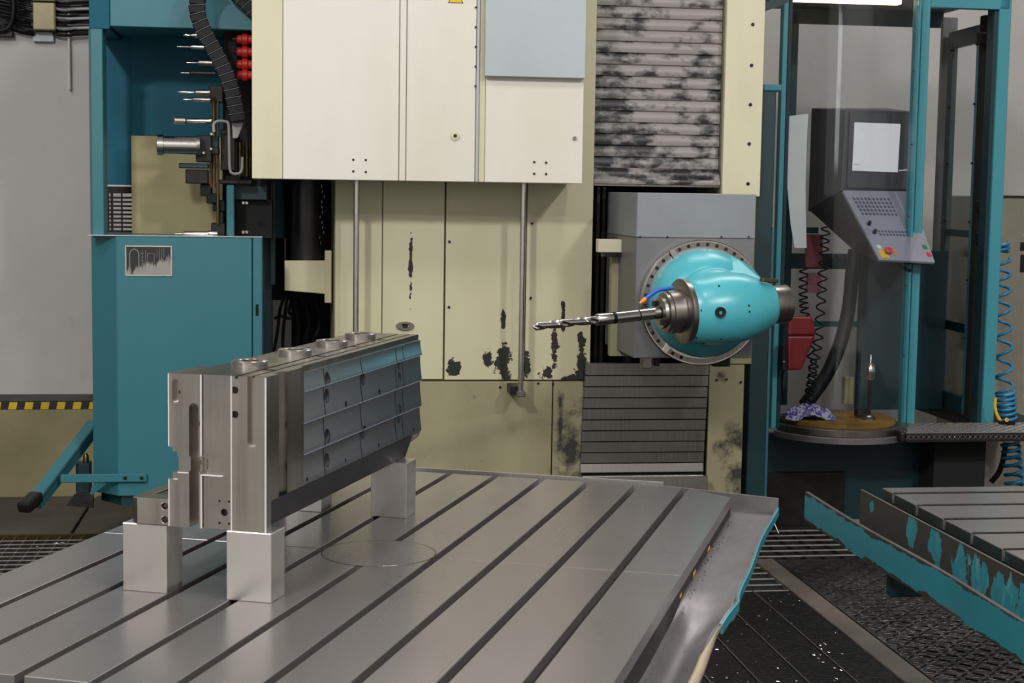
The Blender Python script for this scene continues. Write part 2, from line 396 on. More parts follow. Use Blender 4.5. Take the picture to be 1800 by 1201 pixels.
for j, y in enumerate(yb_):
    e = min(1, j / 5); x = tray_x(y) + 0.004; z = tray_z(1, y)
    for t in range(6): a = t / 5 * (0.6 + 1.6 * e); g.v.append(Vector((x - 0.013 * e * (1 - math.cos(a)), y, z + 0.004 + 0.015 * math.sin(a))))
for j in range(len(yb_) - 1):
    for t in range(5): a = j * 6 + t; g.f.append((a, a + 1, a + 7, a + 6))
cl = g.part('curled_lip', plain('bare_curled_lip', '#b5a68e', 0.45, 0.2), tr, smooth=60, label='bare curled end of the tray lip'); m_ = cl.modifiers.new('thick', 'SOLIDIFY'); m_.thickness = 0.003
G().box(-0.83, 0.56, 1.236, 1.242, -0.07, 0.006).part('tray_rim', M['ground'], tb, bev=0.001)
G().box(-0.83, 0.66, 1.19, 1.238, -0.072, -0.066).part('tray_floor', M['tray'], tb)
G().prism([(0.56, 1.236), (0.945, 1.135), (0.945, 1.143), (0.56, 1.243)], 'z', -0.07, -0.006).part('tray_corner', M['tray'], tb, bev=0.001)
G().prism([(0.6, 1.24), (0.79, 1.05), (0.93, 1.05), (0.94, 1.14)], 'z', -0.064, -0.058).part('tray_floor', M['tray'], tb)

# ------------------------------------------------------------------ spacer blocks and the workpiece on them
BL = [((-0.446, -0.333), (-0.552, -0.468), 'steel spacer block under the front of the narrow ledge of the workpiece'),
      ((-0.178, -0.067), (-0.560, -0.478), 'steel spacer block nearest the camera, under the workpiece front corner'),
      ((-0.178, -0.069), (0.440, 0.530), 'steel spacer block under the far end of the pocketed workpiece side'),
      ((-0.446, -0.333), (0.445, 0.530), 'steel spacer block at the back, mostly hidden behind the workpiece')]
for (xa, xb), (ya, yb), lab in BL:
    G().box(xa, xb, ya, yb, 0.0, 0.1625).solo('spacer_block', M['ground'], lab, 'block', fr=FR_T, bev=0.0015, group='four spacer blocks under the workpiece')
wk = thing('steel_workpiece', 'long milled steel workpiece block with slots and bored bosses, standing on spacer blocks', 'workpiece', (-0.2, 0.03, 0.1625), fr=FR_T)
ZB, ZT = 0.1628, 0.522
b = G().box(-0.325, -0.083, -0.555, 0.620, ZB, ZT).part('body', M['work'], wk)
c = G()
def cyly(x, z, r, y0, y1, n=20): c.cyl((x, y0, z), (x, y1, z), r, n)
c.box(-0.243, -0.168, -0.60, -0.549, 0.1, 0.6)                          # recessed middle of the end face
c.prism([(-0.0829 + 0.03, 0.232), (-0.0829 + 0.03, 0.1), (-0.128, 0.1), (-0.0829 - 0.002, 0.232)], 'y', -0.522, 0.7)
c.prism([(0.538, 0.1), (0.538, 0.204), (0.63, 0.216), (0.7, 0.216), (0.7, 0.1)], 'x', -0.4, 0.0)
c.box(-0.35, -0.303, -0.60, 0.7, 0.292, 0.340)                          # long side notch
c.box(-0.35, -0.314, -0.60, 0.7, 0.276, 0.350)
c.box(-0.303, -0.243, -0.60, -0.5475, 0.296, 0.330); c.box(-0.243, -0.187, -0.60, -0.541, 0.290, 0.330)
c.box(-0.236, -0.194, -0.60, -0.536, 0.300, 0.324)
c.box(-0.273, -0.249, -0.60, -0.505, 0.1, 0.443); cyly(-0.261, 0.443, 0.012, -0.6, -0.505)
c.box(-0.315, -0.298, -0.60, -0.540, 0.462, 0.500); cyly(-0.3065, 0.462, 0.0085, -0.6, -0.54); cyly(-0.3065, 0.500, 0.0085, -0.6, -0.54)
for x, z, r in ((-0.3, 0.478, 0.006), (-0.158, 0.490, 0.0085), (-0.158, 0.434, 0.0085), (-0.247, 0.408, 0.006), (-0.188, 0.203, 0.0085), (-0.250, 0.316, 0.006)): cyly(x, z, r, -0.6, -0.50)
for dx in (-0.012, 0.012):
    for dz in (-0.026, 0.026): cyly(-0.188 + dx, 0.203 + dz, 0.0028, -0.6, -0.53, 8)
c.box(-0.1275, -0.104, -0.60, -0.541, 0.372, 0.6); cyly(-0.1157, 0.372, 0.0118, -0.6, -0.541)
c.box(-0.096, 0.0, -0.476, -0.426, 0.19, 0.6)                           # upright groove on the long side
c.box(-0.094, 0.0, -0.322, 0.7, 0.2335, 0.6)                            # seat of the facets
for z in (0.392, 0.292, 0.262): c.cyl((-0.14, -0.451, z), (0.0, -0.451, z), 0.010 if z > 0.27 else 0.005, 16)
c.box(-0.158, -0.150, -0.6, 0.7, 0.516, 0.6); c.box(-0.122, -0.116, -0.6, 0.7, 0.518, 0.6); c.box(-0.325, -0.29, -0.4, 0.7, 0.512, 0.6)
for x, y in ((-0.135, -0.41), (-0.137, -0.07), (-0.14, 0.2), (-0.14, 0.41), (-0.29, -0.3), (-0.29, 0.05)): c.cyl((x, y, 0.505), (x, y, 0.6), 0.013, 16)
carve(b, c); bevel(b, 0.0022, 2)
M['scale'] = plain('dark_blue_steel', '#2b3140', 0.35, 0.9, var=0.15, freq=10)  # dark blue steel for the sloping undercut
G().prism([(-0.0850, 0.2315), (-0.0826, 0.2315), (-0.1045, 0.1640), (-0.1069, 0.1640)], 'y', -0.5215, 0.538).part('undercut_face', M['scale'], wk)
for x, za, zb_ in ((-0.3245, 0.352, ZT), (-0.3245, ZB, 0.274), (-0.2435, 0.332, ZT), (-0.2435, ZB, 0.289), (-0.1675, ZB, ZT), (-0.0835, ZB, ZT - 0.001)):
    G().prism([(x - 0.0022, -0.5535), (x - 0.0008, -0.5562), (x + 0.0008, -0.5562), (x + 0.0022, -0.5535)], 'z', za, zb_).part('edge_chamfer_glint', M['chamfer_glint'], wk)  # bright strips paint the highlights along the chamfered edges
for xa, xb, z in ((-0.313, -0.302, 0.2765), (-0.302, -0.275, 0.2925), (-0.243, -0.19, 0.2895)): G().box(xa, xb, -0.5555, -0.547, z - 0.0025, z).part('edge_chamfer_glint', M['chamfer_glint'], wk)
for y in (-0.349, -0.061, 0.206, 0.437):
    g = G().pipe((-0.212, y, ZT - 0.002), (0, 0, 1), [(0, 0.026), (0, 0.044), (0.015, 0.044), (0.017, 0.042), (0.017, 0.028), (0.015, 0.026)], 36)
    p = g.part('boss', M['work_top'], wk, smooth=40)
    G().cyl((-0.212, y, ZT - 0.002), (-0.212, y, ZT + 0.001), 0.0262, 24).part('bore', M['hole'], p)
# facets of the long side: rows that belly out towards their lower edge, cut by pockets along the upright grooves
ycols = [(-0.321, -0.182), (-0.176, 0.091), (0.097, 0.384), (0.390, 0.448), (0.454, 0.620)]
zrows = [(0.234, 0.3055), (0.3065, 0.3825), (0.3835, 0.4595), (0.4605, 0.505)]
cut = []
M['facet_glint'] = plain('milled_facet_glint', '#9fadc0', 0.3, 0.5, var=0.05)  # pale colour stands in for light along each row's lower edge
for y, zs, r in ((-0.158, (0.474, 0.432, 0.330, 0.268), 0.0185), (0.114, (0.445, 0.300), 0.0185), (0.418, (0.452, 0.418, 0.325, 0.296), 0.014), (-0.03, (0.395,), 0.008), (0.235, (0.396,), 0.008),
                 (-0.300, (0.243,), 0.006), (-0.03, (0.246,), 0.006), (0.235, (0.248,), 0.006), (0.55, (0.245,), 0.006)):
    for z in zs: cut.append((y, z, r))
for ci, (ya, yb) in enumerate(ycols):
    for (za, zb) in zrows:
        prof = [(-0.096, za), (-0.0815, za)] + [(-0.0815 - 0.0065 * math.sin(t * math.pi / 2 / 10), za + (zb - za) * (0.05 + 0.95 * t / 10)) for t in range(1, 11)] + [(-0.096, zb)]
        f = G().prism(prof, 'y', ya, yb).part('facet', M['work_side'], wk)
        if za > 0.24: G().box(-0.0830, -0.0811, ya, yb, za, za + 0.0022).part('facet_glint', M['facet_glint'], wk)
        cg = G(); hit = False
        for y, z, r in cut:
            if ya - r < y < yb + r and za - r < z < zb + r: cg.cyl((-0.11, y, z), (-0.06, y, z), r, 18); hit = True
        if hit: carve(f, cg)
for y, z, r in cut:
    G().cyl((-0.0945, y, z), (-0.0925, y, z), r * 0.97, 16).part('pocket_floor', M['hole'], wk)
lg = G().box(-0.421, -0.3255, -0.555, 0.60, ZB, 0.2255).part('ledge', M['work'], wk)
c = G()
for z in (0.209, 0.177): c.cyl((-0.336, -0.6, z), (-0.336, -0.52, z), 0.0075, 16)
c.box(-0.39, -0.345, -0.50, 0.5, 0.219, 0.3); c.prism([(-0.43, -0.50), (-0.43, -0.60), (-0.404, -0.60), (-0.404, -0.556), (-0.4205, -0.548)], 'z', 0.1, 0.3)
carve(lg, c); bevel(lg, 0.002, 2)

# ------------------------------------------------------------------ machine column (front plane 7.0 m off, machine axes)
CY = 7.0
Pc = lambda px, py: (A(px, py, CY).x, A(px, py, CY).z)
cb = Vector((AX(800, CY), CY + 0.5, 0))
def sp_(px, py, rx, rz): p = Pc(px, py); return (p[0], p[1], rx, rz)
col_spots = [sp_(885, 640, .075, .14), sp_(858, 632, .05, .08), sp_(796, 650, .06, .10), sp_(722, 470, .016, .26), sp_(884, 560, .02, .10), sp_(1022, 640, .045, .26),
             sp_(975, 610, .035, .16), sp_(990, 560, .02, .16), sp_(960, 660, .07, .06), sp_(1000, 670, .08, .05), sp_(925, 645, .03, .10)]
M['column'] = worn('column_paint', '#bdb99b', under='#1d1a17', lo=0.60, hi=0.64, freq=16, rough=0.48, dirt='#a09a74', dirt_amt=0.55, spots=col_spots, base=cb, gain=1.15, dfreq=1.6)
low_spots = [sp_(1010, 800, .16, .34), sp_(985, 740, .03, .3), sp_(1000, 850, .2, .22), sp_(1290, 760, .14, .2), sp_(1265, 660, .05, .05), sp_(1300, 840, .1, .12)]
M['column_low'] = worn('column_paint_grimy_dimmed', '#8f8a6c', under='#2b2822', lo=0.35, hi=0.85, freq=9, rough=0.5, dirt='#6d6849', dirt_amt=0.7, spots=low_spots, base=cb, gain=0.9, dfreq=3)  # real grime; the dark base also paints in dimmer light low down
mc = thing('milling_machine', 'beige milling machine column with black chipped paint, behind the table', 'machine', cb, kind='thing')
xr0, xr1 = AX(1040, CY), AX(1265, CY)
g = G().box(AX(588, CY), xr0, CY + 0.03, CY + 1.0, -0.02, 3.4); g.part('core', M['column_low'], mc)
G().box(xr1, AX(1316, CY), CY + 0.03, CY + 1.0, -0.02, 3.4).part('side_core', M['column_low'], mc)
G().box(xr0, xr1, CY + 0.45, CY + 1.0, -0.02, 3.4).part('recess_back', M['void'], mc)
def cpanel(px0, px1, py0, py1, mat='column', y=CY, d=0.03, name='panel'):
    g = G(); c4 = [A(px0, py1, y), A(px1, py1, y), A(px1, py0, y), A(px0, py0, y)]
    x0, x1 = AX(px0, y), AX(px1, y); m = (px0 + px1) / 2
    g.box(x0, x1, y, y + d, A(m, py1, y).z, A(m, py0, y).z)
    return g.part(name, M[mat], mc, bev=0.002)
cpanel(589, 671, 290, 667); cpanel(672.5, 780, 290, 667, y=CY - 0.006, d=0.036); cpanel(783, 923, 290, 668)
cpanel(925, 1040, -120, 668, d=0.03)
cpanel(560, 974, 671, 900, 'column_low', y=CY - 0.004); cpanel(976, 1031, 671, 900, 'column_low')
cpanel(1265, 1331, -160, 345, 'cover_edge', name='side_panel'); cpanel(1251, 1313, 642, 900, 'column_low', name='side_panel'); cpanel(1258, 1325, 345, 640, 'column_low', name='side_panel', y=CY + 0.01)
for py in (43, 115, 184, 253, 323):
    p = A(1323 - (py - 43) * 0.03, py, CY); G().lathe(p, (0, -1, 0), [(0, 0.008), (0.004, 0.008), (0.006, 0.005)], 8).part('screw', M['dark'], mc)
for px, py in ((790, 425), (789, 540), (935, 393), (933, 524), (879, 681), (946, 674), (972, 675), (1260, 668), (1277, 667), (1302, 672)):
    p = A(px, py, CY - 0.004); G().cyl(p, p + Vector((0, -0.003, 0)), 0.006, 8).part('screw', M['dark'], mc)
p = A(712, 573, CY - 0.006)
g = G().pipe(p, (0, -1, 0), [(0, 0.012), (0, 0.026), (0.012, 0.024), (0.012, 0.014)], 20)
for q in g.v: q.x = p.x + (q.x - p.x) * 1.6; q.z = p.z + (q.z - p.z) * 0.75
g.part('lifting_eye', M['satin'], mc, smooth=40)
G().cyl(p, p + Vector((0, -0.004, 0)), 0.013, 14).part('eye_hole', M['hole'], mc)
# ------------------------------------------------------------------ bellows above the headstock
BY = CY + 0.06
n = NT('smudged_bellows')
pitch = A(1150, 300, BY).z - A(1150, 320.1, BY).z; zb0 = AZ(296, BY, 1150)
o = n.sep(world=True); row = n.math('FLOOR', n.math('MULTIPLY', n.math('SUBTRACT', o[2], zb0), 1 / pitch))
cv = n.new('ShaderNodeCombineXYZ'); n.ln(n.math('MULTIPLY', o[0], 9.0), cv.inputs[0]); n.ln(n.math('MULTIPLY', row, 3.71), cv.inputs[1]); n.ln(n.math('MULTIPLY', o[2], 16.0), cv.inputs[2])
t_ = n.new('ShaderNodeTexNoise'); t_.inputs['Scale'].default_value = 1.0; t_.inputs['Detail'].default_value = 5; t_.inputs['Roughness'].default_value = 0.6; n.ln(cv.outputs[0], t_.inputs['Vector'])
k = t_.outputs['Fac']; k2 = n.noise((1, 1, 1), 2.2, 2, world=True)
n.set(n.mix(n.ramp(n.math('ADD', k, n.math('MULTIPLY', n.math('SUBTRACT', k2, 0.5), 0.7)), 0.46, 0.60), lin('#898381'), lin('#1d1b1b')), 0.45)
M['bellows'] = n.m
be = thing('bellows_cover', 'smudged white folding bellows with horizontal slats above the headstock', 'cover', (AX(1150, BY), BY, AZ(325, BY, 1150)))
pitch = A(1150, 300, BY).z - A(1150, 320.1, BY).z
zb = AZ(296, BY, 1150)
def slat(z, h, f0, f1, nm='slat'):
    pf = [(BY + 0.012, z - 0.006)] + [(BY + 0.012 - (f0 + (f1 - f0) * t / 5) - 0.008 * math.sin(math.pi * t / 5), z + h * t / 5) for t in range(6)] + [(BY + 0.02, z + h)]
    return G().prism(pf, 'x', xr0 + 0.006, xr1 - 0.004).part(nm, M['bellows'], be, smooth=30)
s0 = slat(zb, pitch * 1.02, 0.012, 0.0)
for i in range(1, 19): dup(s0, (0, 0, i * pitch))
slat(zb - 0.038, 0.038, 0.035, 0.014); slat(zb - 0.072, 0.034, 0.05, 0.036)
G().box(xr0 + 0.01, xr1, BY - 0.02, BY + 0.02, zb - 0.082, zb - 0.074).part('end_bar', M['satin'], be)
# ------------------------------------------------------------------ telescopic cover below it
TY = CY - 0.05
te = thing('telescopic_cover', 'grey steel telescopic cover of stacked plates under the milling head', 'cover', (AX(1140, TY), TY, AZ(880, TY, 1140)))
ts = [637, 659.5, 679.5, 699, 718, 738, 757.5, 777, 796.5, 815.5, 833, 860]
for i in range(len(ts) - 1):
    y = TY - 0.0 + 0.004 * i if i < 10 else TY - 0.05
    a0, b0 = AX(1032 - i * 0.35, TY), AX(1250 - i * 0.2, TY)
    zt_, zb_ = AZ(ts[i], TY, 1140), AZ(ts[i + 1], TY, 1140)
    lean = 0.0 if i < 9 else 0.006
    pf = [(y, zt_ - 0.004), (y - lean, zb_ + 0.004), (y - lean, zb_), (y + 0.03, zb_), (y + 0.03, zt_ - 0.004)]
    G().prism(pf, 'x', a0, b0).part('plate', M['satin'], te, bev=0.001)
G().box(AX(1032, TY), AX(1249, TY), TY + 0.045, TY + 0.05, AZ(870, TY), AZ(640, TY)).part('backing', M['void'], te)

# ------------------------------------------------------------------ big upper cover with its guide rods
UY = 6.66
uc = thing('machine_upper_cover', 'large cream sheet metal cover hanging in front of the column', 'cover', (AX(730, UY), UY + 0.15, AZ(318, UY, 730)))
zb = AZ(318.5, UY, 730); zt = 3.0
G().box(AX(445, UY), AX(1019, UY), UY + 0.02, CY - 0.02, zb, zt).part('shell', M['cover_edge'], uc)
def up(px0, px1, mat, y=UY, zlo=zb, d=0.022, name='panel', zhi=zt): return G().box(AX(px0, y), AX(px1, y), y, y + d, zlo, zhi).part(name, M[mat], uc, bev=0.0025)
up(443, 496.5, 'cover_edge', UY + 0.006); up(497, 699, 'cover'); up(700, 711, 'cover', UY - 0.012, d=0.034, name='fold'); up(711.5, 832, 'cover'); up(833, 838, 'door_blue', UY - 0.004, name='fold')
up(838, 849, 'cover_edge', UY + 0.008, name='screw_strip'); up(849.5, 1020, 'cover', UY + 0.002)
dr = G().box(AX(847, UY - 0.03), AX(1022, UY - 0.03), UY - 0.034, UY - 0.004, AZ(136, UY - 0.03, 935), zt).part('access_door', M['door_blue'], uc, bev=0.003, label='blue-grey access door')
for i in range(5):
    p = A(836.5 - i * 0.2, 13 + i * 34.6, UY - 0.004); G().cyl(p, p + Vector((0, -0.003, 0)), 0.0045, 8).part('screw', M['dark'], uc)
for px, py in ((621, 281), (643, 281.5), (621, 301.5), (643, 302.5), (939, 285), (960, 286), (939, 305.5), (960, 306)):
    p = A(px, py, UY); G().cyl(p, p + Vector((0, -0.0015, 0)), 0.0052, 10).part('bolt_hole', M['hole'], uc)
p = A(800, 239, UY)
k = G().pipe(p, (0, -1, 0), [(0, 0.008), (0, 0.021), (0.004, 0.020), (0.006, 0.008)], 20).part('plug', M['cover_edge'], uc, smooth=40)
G().cyl(p, p + Vector((0, -0.004, 0)), 0.0065, 12).part('plug_hole', M['hole'], k)
p = A(1010, 243, UY); G().cyl(p, p + Vector((0, -0.008, 0)), 0.008, 10).part('latch', M['satin'], uc)
q = A(801, 3, UY); h = 0.052
wm = G().prism([(q.x - 0.033, q.z - 0.006), (q.x + 0.033, q.z - 0.006), (q.x, q.z + h)], 'y', UY - 0.0012, UY).part('warning_label', M['tape_k'], uc, label='yellow warning triangle')
G().prism([(q.x - 0.028, q.z - 0.003), (q.x + 0.028, q.z - 0.003), (q.x, q.z + h - 0.006)], 'y', UY - 0.002, UY - 0.0012).part('yellow_field', M['yellow'], wm)
for px, pb, y in ((626, 700, 6.86), (918, 690, 6.86)):
    a, b_ = A(px, 300, y), A(px, pb, y); x = A(px, 480, y).x
    G().cyl((x, y, a.z + 0.1), (x, y, b_.z), 0.0125, 16).part('guide_rod', M['shiny'], uc, smooth=40)
    G().box(x - 0.02, x + 0.02, y - 0.02, y + 0.02, b_.z - 0.018, b_.z + 0.006).part('rod_nut', M['satin'], uc, bev=0.003)
    if px > 700: G().box(x - 0.042, x + 0.012, y + 0.015, CY - 0.0045, b_.z - 0.012, b_.z + 0.025).part('rod_bracket', M['dark'], uc, bev=0.002)

# ------------------------------------------------------------------ headstock and swivel milling head
HY = 6.45
hs = thing('headstock', 'turquoise swivel milling head on a grey headstock housing', 'headstock', (AX(1220, HY), HY + 0.3, AZ(635, HY, 1220)))
x0, x1 = AX(1117, HY), AX(1325, HY)
zt, zm, zb = AZ(340, HY, 1220), AZ(418.5, HY, 1220), AZ(630, HY, 1220)
G().box(x0, x1, HY, HY + 0.62, zm, zt).part('housing', M['housing'], hs, bev=0.003)
G().box(x0, x1, HY + 0.002, HY + 0.62, zb, zm - 0.001).part('lower_housing', M['housing_lo'], hs, bev=0.003)
for px in (1125, 1173, 1268, 1316):
    p = A(px, 416.5, HY); G().cyl(p, p + Vector((0, -0.003, 0)), 0.0042, 8).part('screw', M['hole'], hs)
G().pbox(1052, 1104, 421, 444, 6.75, 0.06).part('beige_arm', M['cover_edge'], hs, bev=0.002)
G().pbox(1104, 1121, 421, 446, 6.74, 0.06).part('arm_end', M['satin'], hs, bev=0.003)
G().pbox(1060, 1124, 444, 452, 6.74, 0.05).part('arm_lug', M['dark'], hs, bev=0.002)
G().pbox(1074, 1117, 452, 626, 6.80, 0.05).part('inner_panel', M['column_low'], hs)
for px in (1046, 1056): G().pbox(px, px + 7, 330, 640, CY + 0.12, 0.05).part('rail', M['dark'], hs, bev=0.003)
G().pbox(1129, 1146, 626, 648, 6.5, 0.05).part('lug', M['satin'], hs, bev=0.003); G().pbox(1150, 1160, 622, 644, 6.52, 0.05).part('lug', M['dark'], hs, bev=0.003)
G().pbox(1228, 1242, 632, 640, 6.45, 0.03).part('sensor', M['white'], hs, bev=0.002)
G().pbox(1255, 1284, 628, 645, 6.7, 0.1).part('lug', M['dark'], hs, bev=0.004)
rc = A(1236, 533, 6.40)                                          # ring centre
Y_ = Vector((0, -1, 0))
G().pipe(Vector((rc.x, HY, rc.z)), Y_, [(0, 0.2), (0, 0.262), (0.034, 0.262), (0.038, 0.258), (0.038, 0.2)], 64).part('ring', M['shiny'], hs, smooth=35)
G().pipe(Vector((rc.x, HY - 0.037, rc.z)), Y_, [(0, 0.233), (0, 0.2535), (0.0025, 0.2535), (0.0025, 0.233)], 64).part('ring_track', M['satin'], hs, smooth=35)
for k in range(22):
    a = math.radians(48 + k * 9.6); q = Vector((rc.x + 0.243 * math.cos(a), HY - 0.0392, rc.z + 0.243 * math.sin(a)))
    G().cyl(q, q + Vector((0, -0.0015, 0)), 0.0078, 10).part('bolt_hole', M['hole'], hs)
for a in (122, 232):
    a = math.radians(a); u = Vector((math.cos(a), 0, math.sin(a))); q = Vector((rc.x, HY - 0.042, rc.z))
    G().bar(q + u * 0.213, q + u * 0.262, 0.028, 0.008, up=(0, 1, 0)).part('ring_clamp', M['shiny'], hs, bev=0.002)
# drum behind, barrel in front
G().lathe(Vector((rc.x, HY - 0.02, rc.z)), Y_, [(0, 0.224), (0.07, 0.224), (0.095, 0.217), (0.165, 0.170), (0.172, 0.158), (0.215, 0.154), (0.22, 0.148)], 56).part('drum', M['teal_head'], hs, smooth=50)
BYr = 6.20
a_, e_ = A(1204, 547, BYr - 0.03), A(1356, 536, BYr + 0.02)
ax = (e_ - a_); L = ax.length; ax.normalize()
k_ = L / 152.0
prof = [(0.0, 0.122), (0.004, 0.128), (20 * k_, 0.138), (50 * k_, 0.146), (80 * k_, 0.146), (104 * k_, 0.136), (128 * k_, 0.112), (148 * k_, 0.088), (152 * k_, 0.082)]
brl = G().lathe(a_, ax, prof, 56).part('barrel', M['teal_head'], hs, smooth=60)
# sloping shoulder from the drum to the capped end
G().hexa([A(1255, 480, 6.24), A(1352, 500, 6.20), A(1352, 545, 6.32), A(1262, 545, 6.34)], [A(1268, 441, 6.36), A(1300, 456, 6.33), A(1322, 470, 6.40), A(1290, 452, 6.41)]).part('shoulder', M['teal_head'], hs, bev=0.012, seg=3)
G().lathe(e_ - ax * 0.02, ax, [(0, 0.078), (0.085, 0.078), (0.09, 0.074)], 40).part('end_cap', M['satin'], hs, smooth=40, label='bare steel end cap')
G().bar(A(1338, 492, 6.13), A(1366, 494, 6.15), 0.03, 0.016).part('pipe_block', M['brass'], hs, bev=0.003)
def on_barrel(px, py):            # point of the barrel surface behind a photo pixel, marched along the view ray
    d = ray(px, py); dm = Vector((d.x * cM + d.y * sM, -d.x * sM + d.y * cM, d.z)); t = 5.7 / dm.y
    for _ in range(400):
        q = Vector((0, 0, ZC)) + dm * t; s_ = (q - a_).dot(ax); rr = (q - a_ - ax * s_).length; r = prof[-1][1]
        for (d0, r0), (d1, r1) in zip(prof, prof[1:]):
            if d0 <= s_ <= d1: r = r0 + (r1 - r0) * (s_ - d0) / (d1 - d0); break
        if rr <= r + 0.0005: break
        t += 0.002
    nn = (q - a_ - ax * (q - a_).dot(ax)).normalized(); return q, nn
for px, py, r in ((1219, 507.5, .005), (1264, 503, .005), (1233, 546, .0045), (1316, 537.5, .005), (1317, 548, .005), (1224.5, 594, .005), (1268, 596, .0045), (1237, 604, .007), (1227, 478, .007)):
    q, nn = on_barrel(px, py); G().cyl(q - nn * 0.004, q + nn * 0.0012, r, 10).part('screw_hole', M['hole'], hs)
q, nn = on_barrel(1266, 549)
G().pipe(q - nn * 0.006, nn, [(0, 0.009), (0, 0.022), (0.016, 0.021), (0.015, 0.009)], 18).part('socket', M['dark'], hs, smooth=40)
# spindle nose
sd = Vector((-1, -0.20, -0.055)).normalized(); so = A(1204, 547, BYr - 0.03) - sd * 0.012
G().lathe(so, sd, [(0, 0.124), (0.012, 0.130), (0.03, 0.130), (0.034, 0.124), (0.036, 0.09)], 48).part('spindle_flange', M['satin'], hs, smooth=35)
G().lathe(so + sd * 0.034, sd, [(0, 0.094), (0.004, 0.086), (0.055, 0.086), (0.058, 0.080), (0.072, 0.080), (0.075, 0.064), (0.088, 0.062)], 40).part('spindle_nose', M['satin'], hs, smooth=35)
for sgn in (1, -1):
    u = sd.orthogonal().normalized() * sgn; G().bar(so + sd * 0.10 + u * 0.05, so + sd * 0.135 + u * 0.05, 0.026, 0.022).part('drive_key', M['dark'], hs, bev=0.002)
# coolant nozzle of blue ball segments with an orange tip
np_ = catmull([A(1181, 506, 6.02), A(1170, 508, 5.99), A(1158, 510, 5.97), A(1146, 517, 5.95), A(1134, 526, 5.93)], 5)
for i, q in enumerate(np_):
    t = (np_[min(i + 1, len(np_) - 1)] - np_[max(0, i - 1)]).normalized()
    G().lathe(q - t * 0.005, t, [(0, 0.005), (0.004, 0.0085), (0.008, 0.008), (0.0105, 0.005)], 10).part('nozzle_segment', M['blue'], hs, smooth=60)
t = (np_[-1] - np_[-2]).normalized(); G().lathe(np_[-1], t, [(0, 0.009), (0.008, 0.009), (0.034, 0.0035)], 12).part('nozzle_tip', M['orange'], hs, smooth=50)

# ------------------------------------------------------------------ drill held in the spindle
tip = A(936, 574.5, 5.93); root = so + sd * 0.118
dd = (tip - root); DL = dd.length; dd.normalize()
dl = thing('drill', 'long steel twist drill with holder sleeve clamped in the milling spindle', 'drill', root)
f = lambda px: DL * (1152 - px) / (1152 - 936.0)
G().lathe(root, dd, [(-0.01, 0.0235), (f(1072), 0.0235), (f(1072), 0.021), (f(1068), 0.021)], 32).part('shank', M['shiny'], dl, smooth=35)
G().lathe(root, dd, [(f(1073), 0.0228), (f(1065), 0.0228)], 32).part('clamp_ring', M['black'], dl, smooth=35)
G().lathe(root, dd, [(f(1066), 0.0235), (f(1043), 0.0235), (f(1041), 0.020)], 32).part('sleeve', M['shiny'], dl, smooth=35)
for px in (1150, 1113): G().lathe(root, dd, [(f(px), 0.0239), (f(px - 2.5), 0.0239)], 32).part('shank_groove', M['dark'], dl, smooth=35)
g = G(); NS, NR = 110, 20; u = dd.orthogonal().normalized(); v = dd.cross(u); s0, s1 = f(1043), DL
for i in range(NS + 1):
    t = i / NS; tw = t * 2 * math.pi * 1.15; taper = 1.0 if t < 0.95 else 1 - (t - 0.95) / 0.05 * 0.85
    for j in range(NR):
        a = 2 * math.pi * j / NR; r = 0.0165 * (1 - 0.42 * max(0, math.cos(2 * a)) ** 1.6) * taper
        g.v.append(root + dd * (s0 + (s1 - s0) * t) + (u * math.cos(a + tw) + v * math.sin(a + tw)) * r)
for i in range(NS):
    for j in range(NR): g.f.append((i * NR + j, i * NR + (j + 1) % NR, (i + 1) * NR + (j + 1) % NR, (i + 1) * NR + j))
g.f.append(tuple(range(NR))[::-1]); g.f.append(tuple(NS * NR + j for j in range(NR)))
g.part('flute', M['shiny'], dl, smooth=45)

# ------------------------------------------------------------------ tool magazine cabinet on the left
KY = 6.90
def pt(px, py, y): return A(px, py, y)
kc = thing('tool_cabinet', 'tall teal tool magazine cabinet with an open upper bay, beside the column', 'cabinet', (AX(310, KY), KY + 0.3, AZ(884, KY, 300)))
zt, zb = AZ(416, KY, 310), AZ(884, KY, 300)
xl, xc, xd, xr = AX(161, KY + 0.12), AX(205, KY), AX(443, KY), AX(461, KY)
zs = zb + 0.03
def lower(poly, z0, z1, **kw): return G().prism(poly, 'z', z0, z1).part('body', M['teal'], kc, **kw)
lower([(xl, KY + 0.12), (xc, KY), (xd, KY), (xd, KY + 0.6), (xl, KY + 0.6)], zs, zt, bev=0.004)
G().prism([(xl + 0.03, KY + 0.14), (xc + 0.01, KY + 0.02), (xd - 0.01, KY + 0.02), (xd - 0.01, KY + 0.55), (xl + 0.03, KY + 0.55)], 'z', zb - 0.012, zs).part('plinth', M['teal_dark'], kc)
ed = G().box(xd + 0.003, xr, KY, KY + 0.6, zs, zt).part('end_door', M['teal'], kc, bev=0.003)
p = A(452, 545, KY); G().box(p.x - 0.006, p.x + 0.006, KY - 0.006, KY, p.z - 0.024, p.z + 0.024).part('latch', M['black'], ed, bev=0.002)
G().box(xl, xr, KY - 0.002, KY + 0.05, zt, zt + 0.004).part('top_edge', M['ground'], kc)
